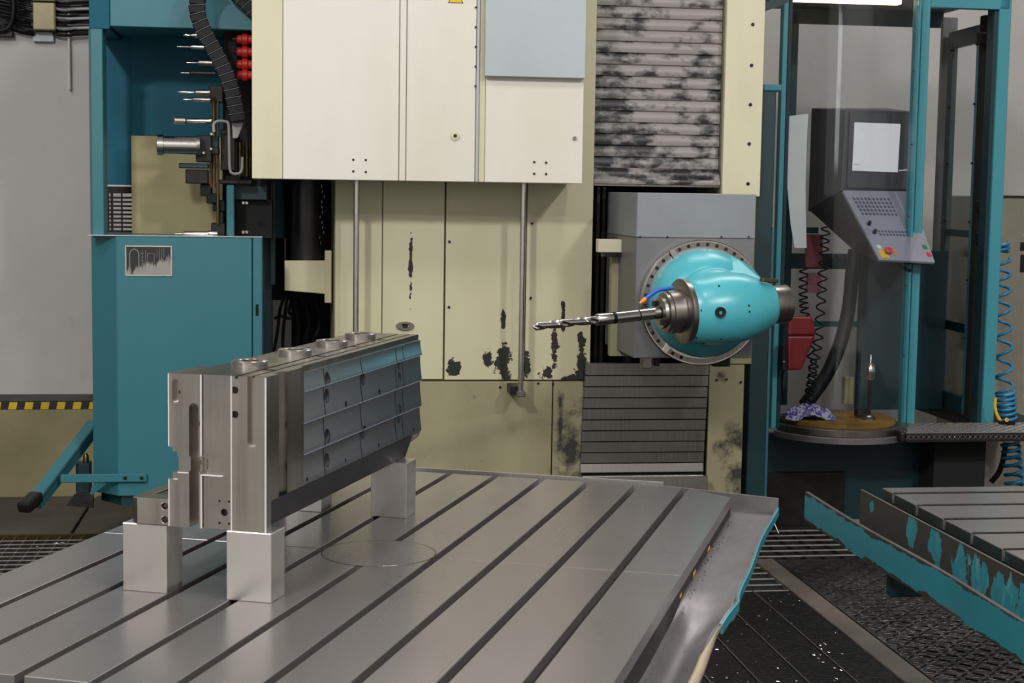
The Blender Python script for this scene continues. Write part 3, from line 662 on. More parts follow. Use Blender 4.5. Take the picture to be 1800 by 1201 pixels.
# name plate with worn print
npx = G().pbox(219.5, 303, 431.5, 486, KY - 0.004, 0.004).part('name_plate', M['ground'], kc, bev=0.0015, label='worn metal plate')
n = NT('plate_print'); k = n.noise((6, 1, 1.2), 9, 5)
o = n.sep(); kz = n.math('MULTIPLY', n.math('SUBTRACT', o[2], A(260, 462, KY).z - INFO[kc.name][0].z), 6.0); kx = n.math('MULTIPLY', n.math('SUBTRACT', o[0], A(275, 460, KY).x - INFO[kc.name][0].x), -2.2)
n.set(n.mix(n.ramp(n.math('ADD', k, n.math('ADD', kz, kx)), 0.42, 0.56), lin('#8d8982'), lin('#1a1916')), 0.5); M['print'] = n.m
G().pbox(222, 300, 434, 483, KY - 0.005, 0.001).part('printed_field', M['print'], npx)
def mark(path, r):
    pp = [A(x, y, KY - 0.0055) for x, y in path]; G().tube(pp, r, 5).part('plate_mark', M['housing'], npx)
mark([(228, 478), (228, 446), (231, 440), (236, 438), (241, 440), (244, 446), (244, 478)], 0.0022)
for x in (250, 256): mark([(x, 440), (x, 472)], 0.001)
for y in (446, 452, 458, 464): mark([(247, y), (252, y)], 0.001)
mark([(259, 446), (271, 446), (271, 462), (259, 462), (259, 446)], 0.0012)
for x in (276, 280, 284, 288): mark([(x, 437), (x, 452 + (x % 3) * 3)], 0.0009)
# upper frame
TY_ = KY + 0.05
G().prism([(AX(160, TY_ + 0.05), TY_ + 0.05), (AX(163, TY_), TY_), (AX(184, TY_), TY_), (AX(186, TY_), TY_ + 0.1), (AX(160, TY_ + .05), TY_ + 0.1)], 'z', zt, AZ(50, TY_, 170)).part('post', M['teal'], kc, bev=0.003)
G().box(AX(161, TY_), AX(197, TY_), TY_, TY_ + 0.5, AZ(51, TY_, 180), 3.0).part('top_beam', M['teal_blue'], kc, bev=0.003)
G().box(AX(197.5, TY_), AX(470, TY_), TY_, TY_ + 0.5, AZ(49, TY_, 300), 3.0).part('top_beam', M['teal'], kc, bev=0.003)
IY = KY + 0.55
G().box(AX(186, IY), AX(234, IY), IY, IY + 0.02, AZ(325, IY, 210), AZ(20, IY, 210)).part('back_panel', M['teal_blue'], kc)
G().box(AX(234, IY - .03), AX(520, IY - .03), IY - 0.03, IY - 0.01, AZ(416, IY, 300), AZ(20, IY, 300)).part('back_panel', M['teal_blue'], kc, bev=0.002)
G().box(AX(187, IY), AX(233, IY), IY - 0.02, IY - 0.012, AZ(328, IY, 210), AZ(325, IY, 210)).part('grille_rail', M['ground'], kc)
G().box(AX(187, IY), AX(233, IY), IY - 0.02, IY, AZ(340, IY, 210), AZ(328, IY, 210)).part('grille_rail', M['void'], kc)
for i in range(10):
    y0 = 346.5 + i * 7.35
    G().box(AX(190, IY), AX(233, IY), IY - 0.012, IY - 0.002, AZ(y0 + 2.8, IY, 210), AZ(y0 - 0.6, IY, 210)).part('grille_slat', M['void'], kc)
for px in (191, 196.5, 214.5): G().box(AX(px, IY), AX(px + (4 if px == 196.5 else 2.4), IY), IY - 0.016, IY - 0.004, AZ(416, IY, 210), AZ(338, IY, 210)).part('grille_bar', M['void'], kc)
G().box(AX(232.5, 7.30), AX(392, 7.30), 7.30, 7.32, zt - 0.05, AZ(240, 7.30, 310)).part('beige_panel', M['dado'], kc, bev=0.002)
M['bracket_grey'] = plain('bracket_grey', '#8f908c', 0.45)

# hinged barrier arm and strap bolted to the cabinet, low on the left
ba = thing('barrier_arm', 'teal steel arm slanting to the floor with a strap bolted to the tool cabinet', 'arm', (AX(100, 7.0), 7.0, 0))
G().bar(A(166, 748, 7.35), A(62, 884, 6.78), 0.055, 0.06).part('beam', M['teal'], ba, bev=0.004)
G().bar(A(166, 741, 7.35), A(62, 877, 6.78), 0.058, 0.012).part('beam_cap', M['plate_floor'], ba, bev=0.003)
G().bar(A(66, 872, 6.80), A(40, 894, 6.70), 0.062, 0.05).part('beam_foot', M['dark'], ba, bev=0.012, seg=2)
G().pbox(106, 258, 834, 848.5, KY - 0.018, 0.014).part('strap', M['teal'], ba, bev=0.003)
G().hexa([A(160, 872, 6.9), A(188, 850, 6.89), A(188, 850, 6.9), A(160, 872, 6.95)], [A(160, 858, 6.9), A(170, 850, 6.89), A(170, 850, 6.9), A(160, 858, 6.95)]).part('gusset', M['teal'], ba)
for px in (220, 249):
    q = A(px, 840, KY - 0.018); G().lathe(q, (0, -1, 0), [(0, 0.008), (0.005, 0.008), (0.007, 0.005)], 8).part('bolt', M['dark'], ba)
G().pbox(133, 158, 815, 868, 7.12, 0.08).part('upright', M['teal_dark'], ba, bev=0.004)
q = A(151, 805, 7.15); G().lathe(q + Vector((0, 0, -0.02)), (0, 0, 1), [(0, 0.014), (0.03, 0.012), (0.04, 0.006)], 12).part('adjuster', M['brass'], ba, smooth=50)
G().hexa([A(117, 889, 6.95), A(165, 893, 6.95), A(165, 893, 7.2), A(117, 889, 7.2)], [A(131, 868, 7.0), A(165, 868, 7.0), A(165, 868, 7.15), A(131, 868, 7.15)]).part('foot_plate', M['dark'], ba, bev=0.003)

# ------------------------------------------------------------------ tool magazine mechanism inside the bay
tm = thing('tool_magazine', 'oily dark tool magazine mechanism with red pots in the open bay of the tool cabinet', 'mechanism', (AX(400, 7.1), 7.1, AZ(418, 7.1, 400)))
G().hexa([A(392, 330, 7.05), A(470, 330, 7.05), A(470, 330, 7.3), A(392, 330, 7.3)], [A(392, 45, 7.05), A(470, 10, 7.05), A(470, 10, 7.3), A(392, 45, 7.3)]).part('chain_housing', M['void'], tm, bev=0.006)
for i, py in enumerate((69, 91, 113, 132)):
    p = A(416, py, 7.0); G().lathe(p, (1, 0, 0), [(0, 0.012), (0.006, 0.019), (0.02, 0.019), (0.024, 0.026), (0.045, 0.026), (0.05, 0.019), (0.07, 0.019)], 14).part('tool_pot', M['red'], tm, smooth=35)
    G().lathe(p - Vector((0.02, 0, 0)), (1, 0, 0), [(0, 0.006), (0.02, 0.014)], 10).part('pot_tip', M['brass' if i == 0 else 'dark'], tm, smooth=35)
for px, r, a, b_ in ((376, 0.009, 178, 330), (383, 0.006, 178, 395), (371, 0.006, 270, 330)):
    G().cyl(A(px, b_, 6.98), A(px, a, 6.98), r, 12).part('shaft', M['brass'], tm, smooth=40)
for (a, b_, c_, d_, y, m) in ((367, 392, 150, 180, 6.98, 'dark'), (365, 385, 258, 272, 6.94, 'dark'), (362, 384, 240, 262, 6.96, 'teal_dark'), (344, 372, 238, 285, 6.93, 'dark'), (388, 414, 228, 300, 7.0, 'dark'),
                              (314, 366, 287, 296, 6.93, 'teal_dark'), (326, 366, 298, 323, 6.95, 'dark'), (352, 372, 323, 345, 6.98, 'black'), (363, 385, 340, 358, 6.98, 'black'), (374, 396, 352, 372, 7.0, 'black'),
                              (384, 393, 372, 402, 7.0, 'dark'), (398, 412, 325, 419, 6.96, 'teal'), (385, 443, 316, 324, 6.97, 'dark'), (412, 470, 322, 352, 7.05, 'teal_dark'), (414, 480, 352, 420, 7.1, 'black'), (371, 396, 392, 418, 6.99, 'dark')):
    G().pbox(a, b_, c_, d_, y, 0.08).part('bracket' if m != 'black' else 'guard', M[m], tm, bev=0.004)
for px, py in ((428, 357), (434, 357), (428, 408), (434, 408), (349, 270), (358, 269), (372, 236), (371, 262)):
    q = A(px, py, 6.92); G().lathe(q, (0, -1, 0), [(0, 0.008), (0.008, 0.008), (0.010, 0.005)], 8).part('bolt', M['shiny'], tm)
for i in range(5): G().cyl(A(416 + i * 6, 310, 7.0), A(416 + i * 6, 250, 7.0), 0.006, 8).part('spring_rod', M['brass' if i % 2 else 'dark'], tm)
ry = 6.90
G().tube(catmull([A(376, 232, ry), A(376, 218, ry), A(384, 213, ry), A(396, 214, ry), A(402, 220, ry), A(403, 260, ry), A(404, 296, ry), A(409, 305, ry), A(420, 305, ry), A(425, 298, ry), A(426, 276, ry)], 5), 0.0065, 8).part('hydraulic_pipe', M['bracket_grey'], tm, smooth=60)
G().hexa([A(409, 243, 6.84), A(418, 243, 6.84), A(418, 243, 6.87), A(409, 243, 6.87)], [A(408, 216, 6.84), A(428, 216, 6.84), A(428, 216, 6.87), A(408, 216, 6.87)]).part('carrier_anchor', M['bracket_grey'], tm, bev=0.002)
# ejector cylinder
e0, e1 = A(276, 255, 6.90), A(347, 256, 6.90)
ec = thing('ejector_cylinder', 'shiny steel cylinder sticking out of the tool magazine to the left', 'cylinder', e0)
dx = (e1 - e0); Lc = dx.length
G().lathe(e0, dx, [(0, 0.040), (0.003, 0.044), (0.028, 0.044), (0.030, 0.038), (Lc, 0.038)], 36).part('barrel', M['shiny'], ec, smooth=35)
G().lathe(e0, dx, [(Lc, 0.043), (Lc + 0.012, 0.043)], 36).part('end_ring', M['satin'], ec, smooth=35)
# tools held in the magazine
TOOLS = [(62, 322, 334, 345, 372, 5, 'satin', 'short stubby cutter, topmost tool in the magazine'), (82, 311, 334, 337, 374, 3.4, 'shiny', 'thin drill second from the top of the magazine'),
         (110, 327, 346, 351, 376, 4.6, 'satin', 'thin drill with a thick brown holder, third tool in the magazine'), (128, 317, 333, 336, 378, 3.4, 'dark', 'thin drill in a long black holder, fourth tool in the magazine'),
         (162, 311, 342, 344, 370, 5.2, 'satin', 'long boring bar in a brown holder, above the white tipped cutter'), (175, 322, 337, 340, 370, 4, 'satin', 'bright tipped cutter just below the boring bar'),
         (212, 306, 326, 329, 372, 4.5, 'shiny', 'bright milling cutter above the ejector cylinder'), (411, 307, 322, 323, 368, 4.5, 'shiny', 'lone drill lying low above the teal cabinet edge')]
for py, x0, x1, x2, x3, r, m, lab in TOOLS:
    y = 6.92; t0, ta, tb_, t3 = A(x0, py, y), A(x1, py, y), A(x2, py, y), A(x3, py, y); X = Vector((1, 0, 0)); s = 0.0025
    th = thing('cutting_tool', lab, 'tool', t0, group='tools in the magazine')
    fat = 2.4 if py in (212,) else 1.0
    if fat > 1: G().lathe(t0, X, [(0, 0.012), (0.004, 0.017), ((ta - t0).x, 0.017), ((ta - t0).x + 0.002, 0.011)], 16).part('cutter', M['shiny'], th, smooth=35)
    else: G().lathe(t0, X, [(0, 0.0008), (0.006, 0.0022 if r < 5 else 0.006), ((ta - t0).x, 0.003 if r < 5 else 0.006)], 10).part('cutter', M['shiny'], th, smooth=40)
    G().lathe(t0, X, [((ta - t0).x, 0.004), ((tb_ - t0).x, r * s), ((t3 - t0).x - 0.01, r * s), ((t3 - t0).x, r * s * 1.3)], 16).part('holder', M[m], th, smooth=40)
    if py == 411: G().lathe(t0, X, [((t3 - t0).x, 0.016), ((t3 - t0).x + 0.012, 0.019), ((t3 - t0).x + 0.035, 0.019), ((t3 - t0).x + 0.04, 0.012)], 18).part('collar', M['shiny'], th, smooth=35)
# cable carrier
M['link_edge'] = plain('link_edge', '#4a4a50', 0.4)
cc = thing('cable_carrier', 'black segmented cable carrier curving down past the tool magazine', 'cable chain', A(418, 210, 6.82))
path = catmull([A(x, y, 6.82) for x, y in ((419, 214), (414, 190), (409, 165), (402, 142), (393, 120), (382, 98), (370, 76), (358, 54), (349, 32), (346, 10), (350, -12), (362, -32), (380, -44))], 10)
def links(path, pitch, w, dep, nm='link'):
    acc, i, last = 0.0, 0, path[0]
    pos = [path[0]]
    for a, b_ in zip(path, path[1:]):
        sl = (b_ - a).length; t = 0.0
        while acc + (sl - t) >= pitch:
            t += pitch - acc; acc = 0.0; pos.append(a + (b_ - a) * (t / sl))
        acc += sl - t
    for a, b_ in zip(pos, pos[1:]):
        d_ = (b_ - a).normalized(); sd_ = d_.cross(Vector((0, 1, 0))).normalized(); c_ = (a + b_) / 2; hl = pitch * 0.47
        g = G(); q = lambda k, ww: [c_ + d_ * k - sd_ * ww - Vector((0, dep / 2, 0)), c_ + d_ * k + sd_ * ww - Vector((0, dep / 2, 0)), c_ + d_ * k + sd_ * ww + Vector((0, dep / 2, 0)), c_ + d_ * k - sd_ * ww + Vector((0, dep / 2, 0))]
        g.hexa(q(-hl, w * 0.47), q(hl, w * 0.52)); g.part(nm, M['black'], cc, bev=0.003)
        g = G(); c_ = b_; g.hexa(q(-0.0015, w * 0.5), q(0.0015, w * 0.5))
        for v_ in g.v: v_.y -= 0.0025
        g.part('link_edge', M['link_edge'], cc)
links(path, 0.034, 0.066, 0.05)
links(catmull([A(452, 30, 6.9), A(436, 12, 6.9), A(418, -4, 6.9), A(400, -18, 6.9)], 8), 0.034, 0.05, 0.05)

# ------------------------------------------------------------------ gap between cabinet and column
M['curtain'] = plain('black_bellows', '#141417', 0.35, var=0.1)
gd = thing('rear_drive_unit', 'black cylindrical drive unit on a beige bracket between cabinet and column', 'machine unit', (AX(545, 7.4), 7.4, AZ(460, 7.4, 540)))
c0, c1 = A(541, 466, 7.40), A(541, 250, 7.40)
G().lathe(c0, (0, 0, 1), [(0, 0.09), (0.02, 0.108), (0.05, 0.108), (c1.z - c0.z, 0.108)], 36).part('canister', M['curtain'], gd, smooth=40)
G().hexa([A(500, 511, 7.22), A(572, 517, 7.22), A(572, 517, 7.6), A(500, 511, 7.6)], [A(500, 458, 7.22), A(572, 458, 7.22), A(572, 458, 7.6), A(500, 458, 7.6)]).part('bracket', M['cover_edge'], gd, bev=0.003)
G().pbox(571, 583, 441, 533, 7.2, 0.1).part('bracket_flange', M['cover_edge'], gd, bev=0.003)
G().pbox(443, 478, 300, 640, 7.35, 0.05).part('teal_guard', M['teal_dark'], gd); G().pbox(476, 484, 318, 500, 7.30, 0.05).part('teal_rail', M['teal_dark'], gd)
G().pbox(512, 600, 515, 900, 7.75, 0.05).part('dark_gap_sheet', M['void'], gd); G().pbox(440, 600, -80, 528, 7.80, 0.05).part('dark_gap_sheet', M['void'], gd); G().pbox(440, 479, 528, 900, 7.75, 0.05).part('dark_gap_sheet', M['void'], gd)  # black sheets added to stand in for the dark space behind
for i, pth in enumerate(([(500, 520), (492, 545), (488, 580), (480, 630), (478, 680)], [(505, 520), (500, 560), (497, 600), (499, 660), (500, 720)], [(512, 528), (508, 548), (515, 556), (508, 560), (494, 556), (482, 560)],
                         [(530, 520), (545, 560), (540, 600), (552, 650), (550, 720)], [(556, 520), (562, 570), (550, 610), (560, 660), (556, 720)], [(520, 520), (527, 580), (522, 640), (528, 700)])):
    G().tube(catmull([A(x, y, 7.5 + 0.02 * i) for x, y in pth], 6), 0.011 if i > 2 else 0.008, 8).part('hose', M['black'], gd, smooth=60)
for i in range(12):
    q = A(565 + rnd.uniform(-4, 6), 330 + i * 9, 7.25); G().cyl(q, q + Vector((0, -0.004, 0.012)), 0.003, 6).part('chain_pin', M['shiny'], gd)

# ------------------------------------------------------------------ cables and boxes on the wall, top left
jb = thing('junction_box', 'beige junction box on the wall with cables entering both sides', 'box', (AX(76, WY - 0.1), WY - 0.05, AZ(53, WY, 76)))
G().pbox(56, 95, -40, 1, WY - 0.10, 0.1).part('box', M['bulb'], jb, bev=0.004); G().pbox(58, 95.5, 4.5, 52, WY - 0.10, 0.1).part('box', M['bulb'], jb, bev=0.004)
G().pbox(54.5, 98, -42, 56, WY - 0.05, 0.05).part('back_plate', M['dark'], jb)
G().pbox(58, 94, 56, 73, WY - 0.03, 0.03).solo('wall_pad', M['door_blue'], 'small blue-grey pad on the wall under the junction box', 'pad', bev=0.002)
for i in range(13):
    y = -22 + i * 6.3; cy = WY - 0.035 - 0.012 * (i % 3)
    G().tube(catmull([A(-14, y - 10, cy), A(18, y - 3, cy), A(40, y + 4, cy), A(60, y + 7 + (i % 3), cy)], 5), 0.0085, 6).solo('wall_cable', M['black'], 'black cable slanting into the left side of the junction box', 'cable', smooth=60, group='cables left of the junction box')
for i in range(14):
    y = -14 + i * 5.6; cy = WY - 0.03 - 0.012 * (i % 3)
    G().tube(catmull([A(92, y, cy), A(112, y + 2 + (i % 2) * 2, cy), A(135, y + 2, cy), A(170, y + 1, cy)], 5), 0.0075, 6).solo('wall_cable', M[('black', 'dark', 'housing')[i % 3]], 'cable running from the junction box towards the teal cabinet', 'cable', smooth=60, group='cables right of the junction box')
G().tube(catmull([A(22, -20, WY - 0.07), A(24, 15, WY - 0.07), A(20, 40, WY - 0.07), A(10, 52, WY - 0.07), A(-8, 54, WY - 0.07)], 6), 0.012, 8).solo('looped_cable', M['black'], 'thick black cable looping at the left picture edge', 'cable', smooth=60)
G().pbox(-20, 22, 54, 64, WY - 0.05, 0.05).solo('cable_tray', M['dark'], 'short dark cable tray on the wall at the left edge', 'tray', bev=0.003)
G().pbox(119, 122.5, -20, 158, WY - 0.035, 0.035).solo('conduit', plain('conduit_paint', '#c4c2be', 0.5, var=0.03), 'thin pale conduit running down the wall', 'conduit', bev=0.004)

# ------------------------------------------------------------------ operator booth on the right
n = NT('clear_acrylic')
tr_, gl_, mx_ = n.new('ShaderNodeBsdfTransparent'), n.new('ShaderNodeBsdfGlossy'), n.new('ShaderNodeMixShader')
lw = n.new('ShaderNodeLayerWeight'); lw.inputs['Blend'].default_value = 0.5
tr_.inputs[0].default_value = (0.93, 0.95, 0.96, 1); gl_.inputs['Roughness'].default_value = 0.06
n.ln(n.math('ADD', 0.035, n.math('MULTIPLY', 0.30, n.math('POWER', lw.outputs['Facing'], 5.0))), mx_.inputs[0]); n.ln(tr_.outputs[0], mx_.inputs[1]); n.ln(gl_.outputs[0], mx_.inputs[2]); n.ln(mx_.outputs[0], n.n['Material Output'].inputs[0])
M['acrylic'] = n.m
OY = 7.50                                     # plane of the booth posts
bo = thing('operator_booth', 'teal operator booth with curved clear window and open doorway', 'booth', (AX(1560, OY), OY + 0.3, 0))
cx = AX(1481, OY); CR = 0.315
zp = AZ(738, OY - 0.1, 1480)                  # platform height
ztop = AZ(-6, OY, 1600)
def arc(r, a0, a1, k): return [(cx + r * math.cos(a0 + (a1 - a0) * i / k), OY + r * math.sin(a0 + (a1 - a0) * i / k)) for i in range(k + 1)]
def arc_wall(r0, r1, z0, z1, a0=math.pi * 1.05, a1=math.pi * 1.95, k=40):
    o_, i_ = arc(r1, a0, a1, k), arc(r0, a0, a1, k)
    g = G()
    for p_, q_ in zip(i_, o_): g.v += [Vector((*p_, z0)), Vector((*q_, z0)), Vector((*q_, z1)), Vector((*p_, z1))]
    for j in range(k):
        for m_ in range(4): a = j * 4 + m_; b_ = j * 4 + (m_ + 1) % 4; g.f.append((a, b_, b_ + 4, a + 4))
    g.f += [(0, 1, 2, 3), tuple(range(4 * k, 4 * k + 4))]; return g
arc_wall(CR, CR + 0.004, zp - 0.01, ztop + 0.3).part('curved_window', M['acrylic'], bo, smooth=30, label='curved clear acrylic window')
arc_wall(CR - 0.03, CR + 0.02, zp - 0.055, zp - 0.02).part('sill_ring', M['satin'], bo, smooth=30, bev=0.003)
arc_wall(CR - 0.03, CR + 0.035, zp - 0.088, zp - 0.055).part('base_ring', M['tray'], bo, smooth=30, bev=0.004)
M['wood'] = plain('oily_yellow_board', '#a3782f', 0.5, var=0.3, freq=6)
G().lathe(Vector((cx, OY, zp - 0.02)), (0, 0, 1), [(0, CR - 0.035), (0.018, CR - 0.035), (0.02, CR - 0.04)], 48).part('round_floor', M['wood'], bo, smooth=30, label='round yellow-brown floor board')
G().lathe(Vector((cx, OY, zp - 0.05)), (0, 0, 1), [(0, CR - 0.02), (0.03, CR - 0.02)], 48).part('floor_rim', M['void'], bo, smooth=30)
def post(px0, px1, y, d, z0, z1, m='booth', nm='post', pyr=400): return G().box(A(px0, pyr, y).x, A(px1, pyr, y).x, y, y + d, z0, z1).part(nm, M[m], bo, bev=0.003)
zf = zp - 0.05
post(1369, 1378, OY - 0.05, 0.05, zf, ztop + 0.3, pyr=300); post(1378, 1385, OY - 0.03, 0.05, zf, ztop + 0.3, 'teal_dark', pyr=300)
post(1598, 1606.5, OY - 0.04, 0.05, zf, ztop + 0.3, pyr=380); post(1607.5, 1622, OY - 0.02, 0.06, zf, ztop + 0.3, pyr=380)
post(1742, 1762.5, OY, 0.06, zf, ztop + 0.06, pyr=380); post(1733, 1742, OY + 0.02, 0.08, zf, ztop, 'teal_dark', pyr=380)
for py in (125, 254, 381, 502, 625):
    q = A(1610 - (py - 125) * 0.035 - 4, py, OY - 0.04); G().cyl(q, q + Vector((0, -0.003, 0)), 0.004, 8).part('screw', M['hole'], bo)
G().box(A(1622, 8, OY).x, A(1776, 8, OY).x, OY, OY + 0.05, AZ(15, OY, 1700), AZ(-40, OY, 1700)).part('lintel', M['booth'], bo, bev=0.003)
G().box(cx - 0.36, A(1776, 8, OY).x, OY + 0.05, 8.33, ztop + 0.02, ztop + 0.06).part('roof', M['housing_lo'], bo)
G().lathe(Vector((cx, OY, ztop + 0.305)), (0, 0, 1), [(0, CR + 0.03), (0.05, CR + 0.03)], 40).part('round_roof', M['teal_dark'], bo, smooth=30)
BYB = 8.30                                     # rear panels
G().box(AX(1380, BYB), AX(1640, BYB), BYB, BYB + 0.03, AZ(44, BYB, 1500), ztop + 0.05).part('rear_beam', M['teal_dark'], bo)
G().box(AX(1372, BYB), AX(1390, BYB), BYB, BYB + 0.03, zf, ztop).part('rear_post', M['teal_dark'], bo)
G().box(AX(1383, BYB), AX(1505, BYB), BYB, BYB + 0.03, AZ(473, BYB, 1440), AZ(446, BYB, 1440)).part('rear_rail', M['teal_dark'], bo); G().box(AX(1383, BYB), AX(1640, BYB), BYB + 0.04, BYB + 0.06, AZ(576, BYB, 1480), AZ(566, BYB, 1480)).part('rear_rail', M['teal'], bo)
G().box(AX(1370, BYB), AX(1440, BYB), BYB + 0.04, BYB + 0.06, AZ(411, BYB, 1440), AZ(400, BYB, 1440)).part('rear_rail', M['teal'], bo)
G().box(AX(1512, 8.1), AX(1665, 8.1), 8.1, 8.13, zf, AZ(440, 8.1, 1560)).part('pedestal_panel', M['teal_dark'], bo, bev=0.003)
# side door standing ajar inside, with its own clear pane
def qslab(p0, p1, z0, z1, th):
    p0, p1 = Vector(p0), Vector(p1); d_ = (p1 - p0).normalized(); n_ = Vector((-d_.y, d_.x, 0)) * th
    return G().hexa([(p0.x, p0.y, z0), (p1.x, p1.y, z0), (p1.x + n_.x, p1.y + n_.y, z0), (p0.x + n_.x, p0.y + n_.y, z0)], [(p0.x, p0.y, z1), (p1.x, p1.y, z1), (p1.x + n_.x, p1.y + n_.y, z1), (p0.x + n_.x, p0.y + n_.y, z1)])
d0, d1 = A(1655, 380, 8.25), A(1717, 380, 7.75)
def dq(t): return d0 + (d1 - d0) * t
zda, zdb = zf + 0.01, AZ(45, 7.9, 1690)
sd_ = qslab(dq(0), dq(0.13), zda, zdb, 0.03).part('side_door', M['teal_dark'], bo, bev=0.002)
qslab(dq(0.80), dq(1.0), zda, zdb, 0.03).part('door_stile', M['teal'], sd_, bev=0.002)
qslab(dq(0.13), dq(0.80), zdb - 0.09, zdb, 0.03).part('door_rail', M['teal_dark'], sd_, bev=0.002); qslab(dq(0.13), dq(0.80), zda, zda + 0.09, 0.03).part('door_rail', M['teal_dark'], sd_, bev=0.002)
qslab(dq(0.13), dq(0.80), AZ(582, 8, 1680), AZ(566, 8, 1680), 0.025).part('door_rail', M['teal_dark'], sd_); qslab(dq(0.13), dq(0.80), AZ(416, 8, 1680), AZ(404, 8, 1680), 0.025).part('door_rail', M['teal_dark'], sd_)
M['smoked'] = M['acrylic']
qslab(dq(0.13), dq(0.80), zda + 0.09, zdb - 0.09, 0.006).part('door_pane', M['acrylic'], sd_)
for t in (0.115, 0.815):
    for k in range(7):
        q = dq(t); q = Vector((q.x, q.y, zda + 0.1 + k * (zdb - zda - 0.2) / 6)); G().cyl(q, q + Vector((-0.008, -0.008, 0)), 0.006, 8).part('door_screw', M['hole'], sd_)
post(1717, 1725, 7.72, 0.06, zf, AZ(25, 7.72, 1700), 'void', 'hinge_post', 380)
G().pbox(1722, 1746, 57, 78, 7.66, 0.04).part('closer', M['black'], bo, bev=0.004); G().pbox(1720, 1740, 352, 372, 7.66, 0.04).part('closer', M['black'], bo, bev=0.004); G().pbox(1720, 1744, 408, 430, 7.66, 0.04).part('closer', M['black'], bo, bev=0.004)
G().box(AX(1625, 8.2), AX(1760, 8.2), OY + 0.05, 8.25, zf - 0.02, zf).part('inner_floor', M['dark'], bo)
G().box(AX(1640, 8.3), AX(1665, 8.3), 8.3, 8.33, zf, ztop).part('rear_post', M['housing_lo'], bo); G().box(AX(1512, 8.18), AX(1655, 8.18), 8.18, 8.2, zf, AZ(560, 8.18, 1600)).part('rear_panel', M['teal_dark'], bo)
# skirt below
zsk = zp - 0.088
G().box(AX(1346, 7.55), AX(1742, 7.55), 7.55, 7.6, -0.02, zsk).part('skirt', M['teal_dark'], bo, bev=0.003)
G().box(AX(1348, 7.50), AX(1500, 7.50), 7.52, 7.55, -0.02, AZ(832, 7.5, 1420)).part('skirt_plate', M['dark'], bo, bev=0.003)
G().box(AX(1342, 7.45), AX(1350, 7.45), 7.42, 7.5, -0.02, zsk).part('skirt_post', M['booth'], bo)
# checker-plate step
n = NT('checker_plate'); u1 = n.new('ShaderNodeTexWave', wave_type='BANDS', bands_direction='DIAGONAL'); u1.inputs['Scale'].default_value = 22; n.ln(n.coord(), u1.inputs['Vector'])
mp = n.mapped((1, -1, -1)); u2 = n.new('ShaderNodeTexWave', wave_type='BANDS', bands_direction='DIAGONAL'); u2.inputs['Scale'].default_value = 22; n.ln(mp, u2.inputs['Vector'])
hgt = n.math('MAXIMUM', n.ramp(u1.outputs['Fac'], 0.75, 0.9), n.ramp(u2.outputs['Fac'], 0.75, 0.9))
n.set(n.mix(n.noise(freq=8), lin('#8f8a88'), lin('#6b6866')), 0.42, 0.3); M['checker'] = n.m
SY = 7.16; zst = AZ(761, SY, 1700)
stp = thing('booth_step', 'diamond-plate steel step in front of the booth doorway', 'step', (AX(1700, SY), SY + 0.2, zst - 0.05))
G().prism([(AX(1603, SY) + 0.0, SY), (AX(1900, SY), SY), (AX(1850, SY + .33), SY + 0.33), (AX(1606, SY + 0.33), SY + 0.33)], 'z', zst - 0.004, zst).part('tread', M['checker'], stp, bev=0.001)
G().box(AX(1603, SY), AX(1900, SY), SY - 0.004, SY, zst - 0.043, zst - 0.001).part('riser', M['dark'], stp)
g = G()                                        # raised diamond bars of the riser and tread
for i in range(40):
    x = AX(1606, SY) + i * 0.026
    for s_ in (1, -1): g.hexa([(x - 0.011, SY - 0.0042, zst - 0.022 - s_ * 0.012), (x + 0.011, SY - 0.0042, zst - 0.022 + s_ * 0.012), (x + 0.011, SY - 0.0042, zst - 0.017 + s_ * 0.012), (x - 0.011, SY - 0.0042, zst - 0.017 - s_ * 0.012)],
        [(x - 0.010, SY - 0.0068, zst - 0.021 - s_ * 0.012), (x + 0.010, SY - 0.0068, zst - 0.021 + s_ * 0.012), (x + 0.010, SY - 0.0068, zst - 0.018 + s_ * 0.012), (x - 0.010, SY - 0.0068, zst - 0.018 - s_ * 0.012)])
    for j in range(12):
        y = SY + 0.012 + j * 0.026; d_ = 0.007 if (i + j) % 2 else -0.007
        g.hexa([(x - 0.009, y - d_ - 0.002, zst), (x + 0.009, y + d_ - 0.002, zst), (x + 0.009, y + d_ + 0.002, zst), (x - 0.009, y - d_ + 0.002, zst)], [(x - 0.008, y - d_ - 0.001, zst + 0.002), (x + 0.008, y + d_ - 0.001, zst + 0.002), (x + 0.008, y + d_ + 0.001, zst + 0.002), (x - 0.008, y - d_ + 0.001, zst + 0.002)])
tag(g.part('diamond_pattern', M['shiny'], stp), kind='stuff')
G().box(AX(1591, SY + .02), AX(1603, SY), SY, SY + 0.30, zst - 0.046, zst + 0.003).part('end_cheek', M['dark'], stp, bev=0.008, seg=2)
G().box(AX(1606, SY), AX(1890, SY), SY + 0.01, SY + 0.32, zst - 0.04, zst - 0.02).part('support_frame', M['void'], stp)
G().box(AX(1640, SY + .3), AX(1730, SY + .3), SY + 0.2, 7.54, 0.0, zst - 0.04).part('support_leg', M['void'], stp)
# lamp under the booth roof
lf = G().pbox(1397, 1585, -9, 4, 7.75, 0.06).part('lamp', M['white'], bo, label='lit tube lamp'); n = NT('lit_tube'); n.set(lin('#ffffff')); n.b.inputs['Emission Color'].default_value = (1, 0.74, 0.38, 1); n.b.inputs['Emission Strength'].default_value = 4.5; lf.data.materials[0] = n.m
